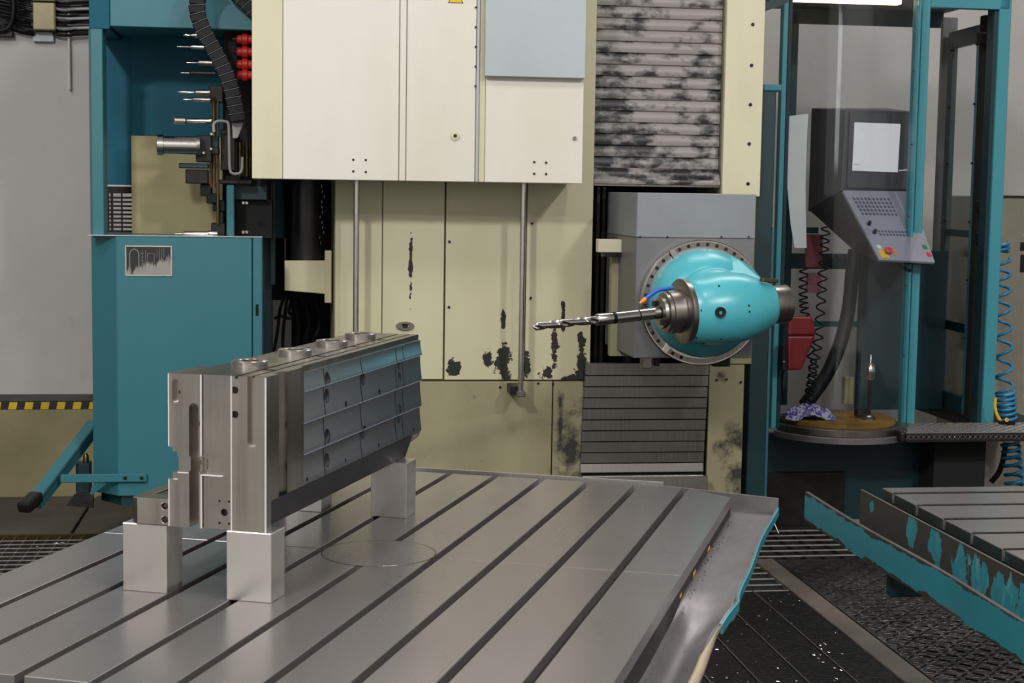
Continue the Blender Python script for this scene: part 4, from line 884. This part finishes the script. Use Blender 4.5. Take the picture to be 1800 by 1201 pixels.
# tall teal guard post between column and booth
GY = 7.05
gp = thing('guard_post', 'dark teal upright guard between the machine column and the booth', 'guard', (AX(1345, GY), GY + 0.1, -0.02))
G().box(AX(1322, GY), AX(1366, GY) - 0.03, GY, GY + 0.12, -0.02, AZ(150, GY, 1340)).part('post', M['teal_dark'], gp, bev=0.004)
G().box(AX(1362, GY) - 0.03, AX(1370, GY) - 0.02, GY + 0.03, GY + 0.12, -0.02, AZ(400, GY, 1340)).part('post', M['teal'], gp, bev=0.004)
G().box(AX(1330, GY), AX(1364, GY), GY - 0.01, GY + 0.13, AZ(160, GY, 1340), AZ(148, GY, 1340)).part('post_cap', M['teal'], gp, bev=0.006, seg=2)
G().bar(A(1332, 17, 7.4), A(1382, -2, 7.4), 0.03, 0.04).part('brace', M['teal_dark'], gp)

# ------------------------------------------------------------------ control console in the booth
co = thing('control_console', 'dark grey control console with lit screen and slanted key panel inside the booth', 'console', A(1540, 470, 7.75))
def hx(b, t): return G().hexa([A(*p) for p in b], [A(*p) for p in t])
fy, by = 7.70, 8.18
hx([(1420, 372, by), (1478, 336, fy), (1600, 336, fy), (1560, 372, by)], [(1426, 190, by), (1486, 192, fy), (1609, 197, fy), (1560, 190, by)]).part('cabinet', M['console'], co, bev=0.006, seg=2)
hx([(1500, 440, 8.02), (1542, 462, 7.40), (1642, 466, 7.40), (1625, 440, 8.0)], [(1420, 368, by), (1480, 336, fy), (1600, 338, fy), (1560, 368, by)]).part('lower_body', M['console'], co, bev=0.006)
ky0, ky1 = 7.665, 7.36
kpts = [(1546, 456, ky1), (1644, 461, ky1), (1601, 336, ky0), (1481, 334, ky0)]
kp = [A(*p) for p in kpts]; kn = (kp[1] - kp[0]).cross(kp[3] - kp[0]).normalized()
if kn.y > 0: kn = -kn
G().hexa([p - kn * 0.018 for p in kp], kp).part('key_panel', M['keypanel'], co, bev=0.003)
def kq(u, v): return (kp[3] * (1 - u) + kp[2] * u) * (1 - v) + (kp[0] * (1 - u) + kp[1] * u) * v     # u across, v down
uu = (kp[1] - kp[0]).normalized(); vv = (kp[0] - kp[3]).normalized()
def kbox(u, v, w_, h_, t_, m, nm):
    c_ = kq(u, v); b_ = [c_ - uu * w_ - vv * h_, c_ + uu * w_ - vv * h_, c_ + uu * w_ + vv * h_, c_ - uu * w_ + vv * h_]
    return G().hexa(b_, [p + kn * t_ for p in b_]).part(nm, M[m], co, bev=0.001)
for r_ in range(5):
    for c_ in range(10): kbox(0.10 + c_ * 0.058 + r_ * 0.004, 0.13 + r_ * 0.055, 0.0055, 0.0075, 0.004, 'key', 'key')
for r_ in range(2):
    for c_ in range(9): kbox(0.24 + c_ * 0.055, 0.60 + r_ * 0.045, 0.0055, 0.0065, 0.004, 'key', 'key')
M['green'] = plain('green_button', '#2c7a4a', 0.4, var=0.05); M['red2'] = plain('red_button', '#c93a45', 0.35, var=0.05); M['pale'] = plain('pale_button', '#c7d6d2', 0.4, var=0.03)
for u, v, m in ((0.10, 0.83, 'pale'), (0.905, 0.80, 'green'), (0.93, 0.90, 'red2')): kbox(u, v, 0.010, 0.012, 0.006, m, 'button')
for r_ in range(3):
    for c_ in range(3): kbox(0.25 + c_ * 0.045, 0.83 + r_ * 0.045, 0.0045, 0.006, 0.004, 'orange', 'button')
kbox(0.13, 0.92, 0.022, 0.026, 0.003, 'yellow', 'stop_plate')
q = kq(0.20, 0.90); G().lathe(q, kn, [(0, 0.010), (0.012, 0.010), (0.014, 0.018), (0.024, 0.018), (0.028, 0.012)], 20).part('emergency_stop', M['red2'], co, smooth=40)
for u, v in ((0.13, 0.50), (0.15, 0.62)):
    q = kq(u, v); G().lathe(q, kn, [(0, 0.011), (0.012, 0.009), (0.02, 0.008)], 14).part('knob', M['black'], co, smooth=40)
bz = hx([(1488, 331, fy - 0.012), (1600, 334, fy - 0.012), (1600, 334, fy), (1488, 331, fy)], [(1493, 196, fy - 0.012), (1607, 200, fy - 0.012), (1607, 200, fy), (1493, 196, fy)]).part('bezel', M['console'], co, bev=0.004)
n = NT('lit_screen')
br = n.new('ShaderNodeTexBrick'); br.inputs['Scale'].default_value = 26; br.inputs['Color1'].default_value = (0.62, 0.62, 0.66, 1); br.inputs['Color2'].default_value = (0.72, 0.72, 0.74, 1); br.inputs['Mortar'].default_value = (0.74, 0.74, 0.73, 1); br.inputs['Mortar Size'].default_value = 0.06
mp = n.new('ShaderNodeMapping'); mp.inputs['Rotation'].default_value = (math.pi / 2, 0, 0); n.ln(n.coord(), mp.inputs[0]); n.ln(mp.outputs[0], br.inputs['Vector'])
n.set(lin('#222222'), 0.3); n.ln(n.mix(n.ramp(n.noise((1, 1, 2), 9, 2), 0.45, 0.6), (0.70, 0.70, 0.69, 1), br.outputs[0]), n.b.inputs['Emission Color']); n.b.inputs['Emission Strength'].default_value = 0.75
M['screen'] = n.m
s_ = hx([(1498, 300, fy - 0.014), (1578, 303, fy - 0.014), (1578, 303, fy - 0.012), (1498, 300, fy - 0.012)], [(1502, 215, fy - 0.014), (1583, 218, fy - 0.014), (1583, 218, fy - 0.012), (1502, 215, fy - 0.012)]).part('screen', M['screen'], bz)
G().tube([A(1499, 288.5, fy - 0.0155), A(1512, 289, fy - 0.0155)], 0.0012, 5).part('screen_bar', M['housing'], bz); G().tube([A(1580, 300, fy - 0.0155), A(1594, 299, fy - 0.0155)], 0.0035, 6).part('indicator', M['white'], bz)
G().tube(catmull([A(1576, 462, 7.55), A(1585, 470, 7.5), A(1600, 476, 7.45)], 4), 0.008, 6).part('panel_handle', M['dark'], co, smooth=60)
# thick hose feeding the console
G().tube(catmull([A(1503, 440, 8.0), A(1498, 480, 7.98), A(1492, 540, 7.92), A(1478, 600, 7.85), A(1455, 655, 7.78), A(1428, 695, 7.72), A(1415, 712, 7.70)], 8), 0.036, 16).solo('console_hose', M['black'], 'thick black hose curving from the console down to the booth floor', 'hose', smooth=60)
# sheet of paper hanging on the glass
g = G(); ps = [(1388, 204), (1421, 200), (1418, 250), (1416, 330), (1417, 400), (1418, 436), (1397, 436), (1390, 395), (1384, 330), (1384, 250)]
g.prism([(A(x, y, 7.84).x, A(x, y, 7.84).z) for x, y in ps], 'y', 7.84, 7.842); g.solo('paper_sheet', M['white'], 'long white sheet hanging at the left side of the booth', 'paper')
# red pendant, its spiral cables
M['pend'] = plain('dark_red_plastic', '#8e1a20', 0.4, var=0.15)
pe = thing('hand_pendant', 'red hand-held control pendant hanging inside the curved window', 'pendant', A(1402, 652, 7.38))
b4 = lambda x0, x1, y, d, py: [A(x0, py, y), A(x1, py, y), A(x1, py, y + d), A(x0, py, y + d)]
G().hexa(b4(1385, 1408, 7.38, 0.04, 651), b4(1384, 1434, 7.38, 0.05, 590)).part('grip', M['pend'], pe, bev=0.012, seg=3)
G().hexa(b4(1384, 1434, 7.38, 0.05, 590), b4(1386, 1428, 7.38, 0.05, 556)).part('body', M['pend'], pe, bev=0.010, seg=3)
G().pbox(1374, 1385, 605, 652, 7.37, 0.05).part('clip', M['black'], pe, bev=0.004); q = A(1378, 636, 7.37); G().cyl(q, q + Vector((0, -0.004, 0)), 0.006, 10).part('clip_screw', M['shiny'], pe)
G().tube(catmull([A(1376, 652, 7.40), A(1374, 680, 7.42), A(1378, 706, 7.44)], 6), 0.005, 6).part('lead', M['black'], pe, smooth=60)
def coil(pts, r, wire, turns, name, mat, lab, cat, n=7, per=12, r1=None):
    pp = catmull([A(*p) for p in pts], 20); out = []; N = int(turns * per)
    for i in range(N + 1):
        t = i / N * (len(pp) - 1); k = min(int(t), len(pp) - 2); c_ = pp[k] + (pp[k + 1] - pp[k]) * (t - k); d_ = (pp[k + 1] - pp[k]).normalized()
        u_ = d_.cross(Vector((0, 1, 0))).normalized(); v_ = d_.cross(u_); a = 2 * math.pi * i / per; rr = r if r1 is None else r + (r1 - r) * i / N
        out.append(c_ + (u_ * math.cos(a) + v_ * math.sin(a)) * rr)
    return G().tube(out, wire, n).solo(name, M[mat], lab, cat, smooth=70)
coil([(1413, 470, 7.62), (1412, 520, 7.62), (1416, 560, 7.60), (1428, 640, 7.58), (1424, 690, 7.58)], 0.020, 0.0045, 15, 'spiral_cable', 'black', 'dark spiral cable hanging behind the red pendant', 'cable')
coil([(1452, 395, 7.70), (1448, 450, 7.70), (1444, 520, 7.68), (1438, 600, 7.64), (1428, 660, 7.62), (1420, 705, 7.60)], 0.022, 0.0045, 19, 'spiral_cable', 'black', 'dark spiral cable hanging beside the thick console hose', 'cable')
G().pbox(1418, 1446, 412, 470, 8.26, 0.03).solo('faded_sign', plain('faded_red', '#b8606a', 0.6, var=0.2, freq=40), 'faded pink sign on the rear of the booth behind the spiral cable', 'sign')
G().pbox(1420, 1444, 480, 515, 8.26, 0.03).solo('faded_sign', plain('faded_pink', '#c58088', 0.6, var=0.2, freq=40), 'faded pink patch below the rear rail of the booth', 'sign')
# crumpled cloth
rag_c = A(1430, 712, 7.36); n = NT('violet_print_cloth'); k = n.noise((1, 1, 1), 34, 3, dist=1.5)
n.set(n.mix(n.ramp(k, 0.46, 0.54), lin('#4a3a8e'), lin('#b3aebf')), 0.85); M['rag'] = n.m
g = G(); nu, nv = 34, 18
def rh(x, y): return 0.5 + 0.5 * math.sin(x * 7.1 + 2.2 * math.sin(y * 5.3)) * math.cos(y * 6.7 + 1.7 * math.sin(x * 4.9))
for j in range(nv + 1):
    for i in range(nu + 1):
        x, y = i / nu * 2 - 1, j / nv * 2 - 1; e = max(0, 1 - (x * x + y * y) * 0.75)
        g.v.append(Vector((rag_c.x + 0.115 * x * (1 + 0.12 * math.sin(9 * y)), rag_c.y + 0.09 + 0.09 * y * (1 + 0.15 * math.sin(7 * x + 1)), zp + 0.003 + e ** 0.7 * (0.03 + 0.045 * rh(x, y)))))
for j in range(nv):
    for i in range(nu): a = j * (nu + 1) + i; g.f.append((a, a + 1, a + nu + 2, a + nu + 1))
o = g.solo('cleaning_cloth', M['rag'], 'crumpled violet and white cloth lying on the booth floor', 'cloth', smooth=80); m_ = o.modifiers.new('thick', 'SOLIDIFY'); m_.thickness = 0.003
# silver tool standing on the floor board
st = thing('measuring_probe', 'silver probe on a round foot standing on the booth floor', 'probe', A(1527, 735, 7.40)); b_ = A(1527, 733, 7.40)
G().lathe((b_.x, 7.40, zp + 0.0005), (0, 0, 1), [(0, 0.034), (0.010, 0.034), (0.014, 0.026), (0.022, 0.024), (0.026, 0.008)], 24).part('foot', M['satin'], st, smooth=35)
zz = AZ(668, 7.40, 1527); G().cyl((b_.x, 7.40, zp + 0.02), (b_.x, 7.40, zz), 0.008, 12).part('rod', M['dark'], st, smooth=40)
G().lathe((b_.x, 7.40, zz), (0, 0, 1), [(0, 0.016), (0.01, 0.024), (0.05, 0.026), (0.075, 0.020), (0.085, 0.006), (0.12, 0.003), (0.125, 0.001)], 24).part('head', M['shiny'], st, smooth=50)
G().pbox(1506, 1524, 719, 733, 7.42, 0.04).part('clamp', M['dark'], st, bev=0.003)
G().pbox(1485, 1501, 664, 712, 8.0, 0.05).solo('small_box', M['bulb'], 'small pale box at the back of the booth floor', 'box', bev=0.003)

# ------------------------------------------------------------------ beige switch cabinet, coiled air hose at the right edge
EY = 8.10
el = thing('switch_cabinet', 'beige switch cabinet at the right picture edge behind the coiled blue hose', 'cabinet', (AX(1790, EY), EY + 0.1, -0.02))
G().box(AX(1722, EY), AX(1960, EY), EY, EY + 0.5, -0.02, AZ(345, EY, 1790)).part('body', plain('cabinet_beige', '#8f897a', 0.5, var=0.06), el, bev=0.004)
G().box(AX(1722, EY), AX(1960, EY), EY - 0.01, EY + 0.02, AZ(347.5, EY, 1790), AZ(344, EY, 1790)).part('top_edge', M['dark'], el)
G().prism([(AX(1793, EY), A(1793, 415, EY).z), (AX(1815, EY), A(1815, 415, EY).z), (AX(1804, EY), A(1804, 395, EY).z)], 'y', EY - 0.002, EY).part('warning_triangle', M['yellow'], el)
for a, b_ in ((426, 441), (448, 479)): G().pbox(1793.5, 1815, a, b_, EY - 0.002, 0.002).part('dark_label', M['dark'], el)
coil([(1761, 455, 7.85), (1762, 520, 7.85), (1764, 600, 7.85), (1766, 680, 7.85), (1767, 735, 7.85)], 0.042, 0.0085, 9.5, 'coiled_air_hose', 'hose_blue', 'stretched blue coiled air hose hanging beside the booth', 'hose', per=16)
coil([(1760, 428, 7.85), (1761, 444, 7.85)], 0.038, 0.0085, 2, 'air_hose_loop', 'hose_blue', 'tight top loops of blue air hose beside the booth post', 'hose', per=16)
coil([(1768, 690, 7.72), (1770, 720, 7.72), (1772, 752, 7.72)], 0.044, 0.0085, 7, 'air_hose_bundle', 'hose_blue', 'bunched dark blue hose coils above the booth step', 'hose', per=16)
coil([(1776, 775, 7.7), (1780, 810, 7.7), (1784, 855, 7.7), (1784, 880, 7.7)], 0.046, 0.009, 9, 'air_hose_bundle', 'hose_blue', 'blue hose coils hanging below the booth step', 'hose', per=16)
ag = thing('air_gun', 'small black and yellow air gun hanging on the blue hose', 'air gun', A(1766, 748, 7.4))
G().tube(catmull([A(1750, 700, 7.4), A(1749, 715, 7.4), A(1753, 730, 7.4), A(1760, 742, 7.4)], 5), 0.008, 8).part('trigger', M['yellow'], ag, smooth=60)
G().bar(A(1755, 742, 7.4), A(1784, 744, 7.4), 0.02, 0.02).part('body', M['black'], ag, bev=0.004); q = A(1769, 738, 7.385); G().pipe(q, (0, -1, 0), [(0, 0.004), (0, 0.010), (0.006, 0.010), (0.006, 0.004)], 14).part('ring', M['yellow'], ag, smooth=40)
G().tube(catmull([A(1768, 778, 7.75), A(1764, 805, 7.75), A(1756, 830, 7.75), A(1742, 848, 7.75)], 6), 0.014, 10).solo('drain_hose', M['black'], 'black hose curving down behind the booth step', 'hose', smooth=60)

# ------------------------------------------------------------------ spare pallet at the lower right
PX = 1.93; zt = 0.6676
pa = thing('spare_pallet', 'second T-slot pallet with peeling teal skirt at the lower right', 'pallet', (2.7, 4.1, 0.0))
py_ = [4.93, 4.839, 4.643, 4.436, 4.240, 4.037, 3.835, 3.63, 3.43]
M['pallet_side'] = worn('pallet_side_paint', '#1f2524', under='#1d5a62', lo=0.6, hi=0.64, freq=9, rough=0.5, dirt='#35332c', dirt_amt=0.6)
for i in range(len(py_) - 1):
    yb, ya = py_[i] - (0.02 if i else 0), py_[i + 1] + 0.002
    G().prism([(PX, ya), (3.4, ya), (3.4, yb), (PX, yb)], 'z', zt - 0.036, zt).part('pallet_strip', M['table'], pa, bev=0.0015)
    G().box(PX + 0.002, 3.4, ya - 0.001, ya + 0.007, zt - 0.004, zt + 0.0008).part('edge_glint_strip', M['shiny'], pa)  # added shiny strip paints the slot edge catching light
    G().box(PX - 0.003, PX - 0.0002, ya, yb, zt - 0.036, zt - 0.002).part('strip_end', M['pallet_side'], pa, bev=0.001)
G().box(PX + 0.008, 3.4, 3.4, 4.925, zt - 0.13, zt - 0.036).part('pallet_core', M['pallet_side'], pa)
n = NT('peeling_skirt')
pb = INFO[pa.name][0]; o = n.sep()
spots = [(4.52, .612, .06, .07), (4.34, .60, .075, .085), (4.17, .585, .085, .09), (4.04, .57, .09, .10), (3.88, .555, .16, .12), (3.7, .56, .2, .16), (4.86, .62, .03, .03)]
out = None
for y_, z_, ry_, rz_ in spots:
    dy = n.math('MULTIPLY', n.math('SUBTRACT', o[1], y_ - pb.y), 1 / ry_); dz = n.math('MULTIPLY', n.math('SUBTRACT', o[2], z_ - pb.z), 1 / rz_)
    d_ = n.math('SUBTRACT', 1.0, n.math('SQRT', n.math('ADD', n.math('MULTIPLY', dy, dy), n.math('MULTIPLY', dz, dz))), clamp=True); out = d_ if out is None else n.math('MAXIMUM', out, d_)
kk = n.math('ADD', n.math('MULTIPLY', n.math('SUBTRACT', n.noise((1, 1, 0.5), 26, 6), 0.5), 1.7), out)
n.set(n.mix(n.ramp(kk, 0.36, 0.40), lin('#39342f'), n.mix(n.ramp(n.noise((1, 1, .4), 30, 3), 0.5, 0.7), lin('#2c7884'), lin('#5a8f8c'))), 0.5); M['skirt'] = n.m
G().box(1.868, 1.874, 3.3, 4.965, 0.46, 0.654).part('skirt', M['skirt'], pa, label='dark skirt with peeling teal paint', bev=0.001)
G().box(1.8665, 1.875, 3.3, 4.965, 0.654, 0.6565).part('skirt_edge', M['plate_floor'], pa)
G().box(1.765, 1.87, 3.2, 4.97, 0.505, 0.511).part('tray_floor', M['plate_floor'], pa)
lip = []
for j in range(41):
    y = 5.20 - 2.1 * j / 40; dent = 0.012 * math.exp(-((y - 4.02) / 0.13) ** 2)
    lip.append((1.757 + dent * 1.2, y, 0.600 - dent * 0.6 + 0.003 * math.sin(y * 5)))
M['lip_paint'] = worn('lip_paint', '#2b7682', under='#2b2623', lo=0.62, hi=0.67, freq=6, rough=0.45, dirt='#236f7b', dirt_amt=0.5, spots=[(1.757, 0.6, 3, 0.02), (1.757, 0.505, 3, 0.022)], base=pb, gain=0.9)
strip(lip, 0.006, -0.096, 0.0).part('tray_lip', M['lip_paint'], pa, smooth=40, label='dented teal tray lip')
strip([(a + 0.001, b_, c_) for a, b_, c_ in lip], 0.012, 0.0, 0.003).part('lip_edge', M['plate_floor'], pa, smooth=40)
G().box(1.763, 3.4, 4.97, 5.2, 0.50, 0.506).part('tray_floor', M['plate_floor'], pa)
G().box(2.45, 3.4, 3.3, 4.8, -0.0, 0.50).part('pedestal', M['void'], pa)
for y in (4.55,): G().box(1.82, 2.2, y, y + 0.04, 0.40, 0.505).part('bracket', M['teal_dark'], pa, bev=0.003)

# ------------------------------------------------------------------ gratings, kerb and checker plate in the floor
G().box(2.045, 2.138, 4.2, 6.735, -0.02, 0.004).part('kerb_strip', plain('worn_kerb', '#6a625a', 0.55, 0.2, var=0.2, freq=4), floor, bev=0.003)
n = NT('dark_checker'); mpd = n.mapped((1, 1, 1), rot=(0, 0, 0.6)); u1 = n.new('ShaderNodeTexVoronoi'); u1.inputs['Scale'].default_value = 34
mp2 = n.mapped((1, 2.4, 1)); n.ln(mp2, u1.inputs['Vector'])
n.set(n.mix(n.ramp(n.noise((1, 1, 1), 4, 4), 0.4, 0.7), lin('#4d4a46'), lin('#24221f')), 0.34, 0.7); n.bump(n.ramp(u1.outputs['Distance'], 0.05, 0.6), 0.8, 0.004); M['dark_checker'] = n.m
G().box(2.15, 2.62, 4.2, 6.725, -0.02, 0.0).part('checker_panel', M['dark_checker'], floor, bev=0.002)
M['bar'] = steel('grating_steel', '#8a8580', 0.4, (20, 1, 1), 5, 0.3, 0.9, 0)
# checker panel lugs: rows of small raised bars
g = G()
for j in range(44):
    for i in range(9):
        x, y = 2.18 + i * 0.05, 4.3 + j * 0.055
        d_ = 0.013 if (i + j) % 2 else -0.013
        g.hexa([(x - 0.016, y - d_ - 0.005, 0), (x + 0.016, y + d_ - 0.005, 0), (x + 0.016, y + d_ + 0.005, 0), (x - 0.016, y - d_ + 0.005, 0)], [(x - 0.014, y - d_ - 0.002, 0.005), (x + 0.014, y + d_ - 0.002, 0.005), (x + 0.014, y + d_ + 0.002, 0.005), (x - 0.014, y - d_ + 0.002, 0.005)])
tag(g.part('raised_lugs', M['dark'], floor), kind='stuff')
gr = thing('floor_grating', 'dark steel floor grating between the table and the booth', 'grating', (2.3, 6.9, -0.02))
M['glint_bar'] = plain('glint_grating_bar', '#9a948d', 0.4, 0.2, var=0.2, freq=20)  # pale colour stands in for light caught along the bar tops
G().box(1.3, 2.9, 6.74, 7.40, -0.0199, -0.018).part('pit', M['void'], gr); G().box(1.3, 2.04, 6.15, 6.74, -0.0199, -0.018).part('pit', M['void'], gr)
for j in range(6):
    y = 6.78 + j * 0.105; G().box(1.75, 2.66 + 0.03 * j, y, y + 0.007, 0.0, 0.005).part('bearing_bar', M['glint_bar'], gr)
for i in range(11):
    x = 1.76 + i * 0.09; G().box(x, x + 0.004, 6.76, 7.34, -0.02, 0.0).part('cross_rod', M['void'], gr)
for j in range(5):
    y = 6.60 - j * 0.10; G().box(1.5, 2.04, y, y + 0.007, -0.006, -0.002).part('bearing_bar', M['glint_bar'], gr)
mg = thing('mesh_grating', 'fine black mesh grating sprinkled with metal chips at the bottom right', 'grating', (1.6, 5.2, -0.02))
n = NT('fine_black_mesh'); u1 = n.new('ShaderNodeTexVoronoi'); u1.inputs['Scale'].default_value = 46; n.ln(n.mapped((1, 1.6, 1)), u1.inputs['Vector'])
n.set(n.mix(n.ramp(u1.outputs['Distance'], 0.2, 0.6), lin('#1d1a1b'), lin('#050506')), 0.5, 0.0, Specular_IOR_Level=0.15); n.bump(u1.outputs['Distance'], 0.7, 0.004); M['mesh'] = n.m
for k in range(7): G().box(0.9 + k * 0.165, 0.9 + k * 0.165 + 0.158, 4.0, 6.2, -0.02, -0.004).part('mesh_panel', M['mesh'], mg, bev=0.002)
for k in range(8): G().box(0.893 + k * 0.165, 0.899 + k * 0.165, 4.0, 6.2, -0.02, 0.0).part('carrier_bar', M['bar'], mg)
lgx = thing('floor_grating', 'steel floor grating with bright chips at the left, in front of the tool cabinet', 'grating', (-1.2, 7.0, -0.02))
G().box(-2.1, -0.4, 6.4, 7.42, -0.0199, -0.018).part('pit', M['void'], lgx)
for j in range(13):
    y = 6.4 + j * 0.078; G().box(-2.1, -0.4, y, y + 0.006, 0.002, 0.0055).part('bearing_bar', M['glint_bar'], lgx)
for i in range(34):
    x = -2.1 + i * 0.05; G().box(x, x + 0.005, 6.38, 7.42, -0.003, 0.002).part('cross_rod', M['bar'], lgx)
G().box(-1.75, -0.75, 7.425, 7.445, -0.02, 0.012).part('edge_angle', M['brass'], lgx)
# loose swarf on the gratings
def chips(name, lab, n_, fx, size):
    g = G()
    for _ in range(n_):
        x, y, z = fx(); s_ = rnd.uniform(0.4, 1.3) * size; a = rnd.uniform(0, math.pi); c_, d_ = math.cos(a) * s_, math.sin(a) * s_
        g.add([(x - c_, y - d_, z), (x + d_ * 0.3, y - c_ * 0.3, z + s_ * rnd.uniform(0.1, 0.5)), (x + c_, y + d_, z + s_ * 0.2), (x - d_ * 0.3, y + c_ * 0.3, z)], [(0, 1, 2), (0, 2, 3), (0, 3, 1), (1, 3, 2)])
    g.solo(name, M['shiny'], lab, 'chips', kind='stuff')
chips('metal_chips', 'bright metal chips scattered on the black mesh grating', 620, lambda: (rnd.uniform(0.9, 2.04), 4.2 + 2.0 * rnd.random() ** 1.6, 0.0), 0.0065)
chips('metal_chips', 'metal chips heaped along the foot of the spare pallet', 700, lambda: (2.62 + rnd.random() ** 2 * 0.22 - 0.02, rnd.uniform(4.3, 6.4), 0.0 + rnd.uniform(0, 0.03)), 0.007)
chips('metal_chips', 'metal chips lying on the grating left of the table', 60, lambda: (rnd.uniform(-1.6, -0.6), rnd.uniform(6.7, 7.4), 0.008), 0.011)
g = G()
for _ in range(120):
    y = rnd.uniform(-0.95, 1.05); x = 0.803 + abs(rnd.gauss(0, 0.022)); z = tray_z((x - 0.79) / 0.15, y) + 0.001; s_ = rnd.uniform(0.002, 0.006); a = rnd.uniform(0, 6.28)
    g.add([(x, y, z), (x + s_ * math.cos(a), y + s_ * math.sin(a), z), (x + s_ * .4, y, z + s_ * .6), (x - s_ * .4, y + s_, z)], [(0, 1, 2), (0, 2, 3), (0, 3, 1), (1, 3, 2)])
g.solo('metal_chips', M['shiny'], 'fine metal chips lying along the table edge in the chip tray', 'chips', kind='stuff', fr=FR_T)
n = NT('heaped_swarf'); n.set(n.mix(n.ramp(n.noise((1, 1, 1), 60, 3), 0.45, 0.6), lin('#0b0a0b'), lin('#2a2627')), 0.35, 0.4); n.bump(n.noise((1, 1, 1), 80, 3), 1.0, 0.01); M['swarf'] = n.m
g = G(); nx, ny = 10, 60
for j in range(ny + 1):
    for i in range(nx + 1):
        u = i / nx; g.v.append(Vector((2.58 + 0.42 * u, 4.1 + 2.5 * j / ny, -0.02 + 0.06 * math.sin(math.pi * u) ** 0.7 * (0.7 + 0.3 * math.sin(j * 1.3)) + rnd.uniform(0, 0.012))))
for j in range(ny):
    for i in range(nx): a = j * (nx + 1) + i; g.f.append((a, a + 1, a + nx + 2, a + nx + 1))
g.solo('swarf_heap', M['swarf'], 'heap of dark oily swarf between checker plate and spare pallet', 'swarf', kind='stuff', smooth=60)
for pth, lab in (([(1552, 1093, 5.6), (1580, 1092, 5.6), (1600, 1090, 5.6)], 'short bent wire lying on the checker plate, the farther one'), ([(1594, 1122, 5.4), (1620, 1120, 5.4), (1640, 1117, 5.4)], 'short bent wire lying on the checker plate, the nearer one'), ):
    pp = []
    for px, py, _ in pth:
        d = ray(px, py); dm = Vector((d.x * cM + d.y * sM, -d.x * sM + d.y * cM, d.z)); t = (0.008 - ZC) / dm.z; pp.append(Vector((0, 0, ZC)) + dm * t)
    g = G().tube(catmull(pp, 5), 0.0035, 6); g.solo('wire_scrap', M['satin'], lab, 'wire', smooth=60)
g = G().tube([A(1356, 905, 7.3), A(1362, 922, 7.28), A(1369, 938, 7.26)], 0.004, 6); g.solo('steel_rod', M['satin'], 'thin steel rod leaning beside the tray corner near the booth', 'rod', smooth=60)
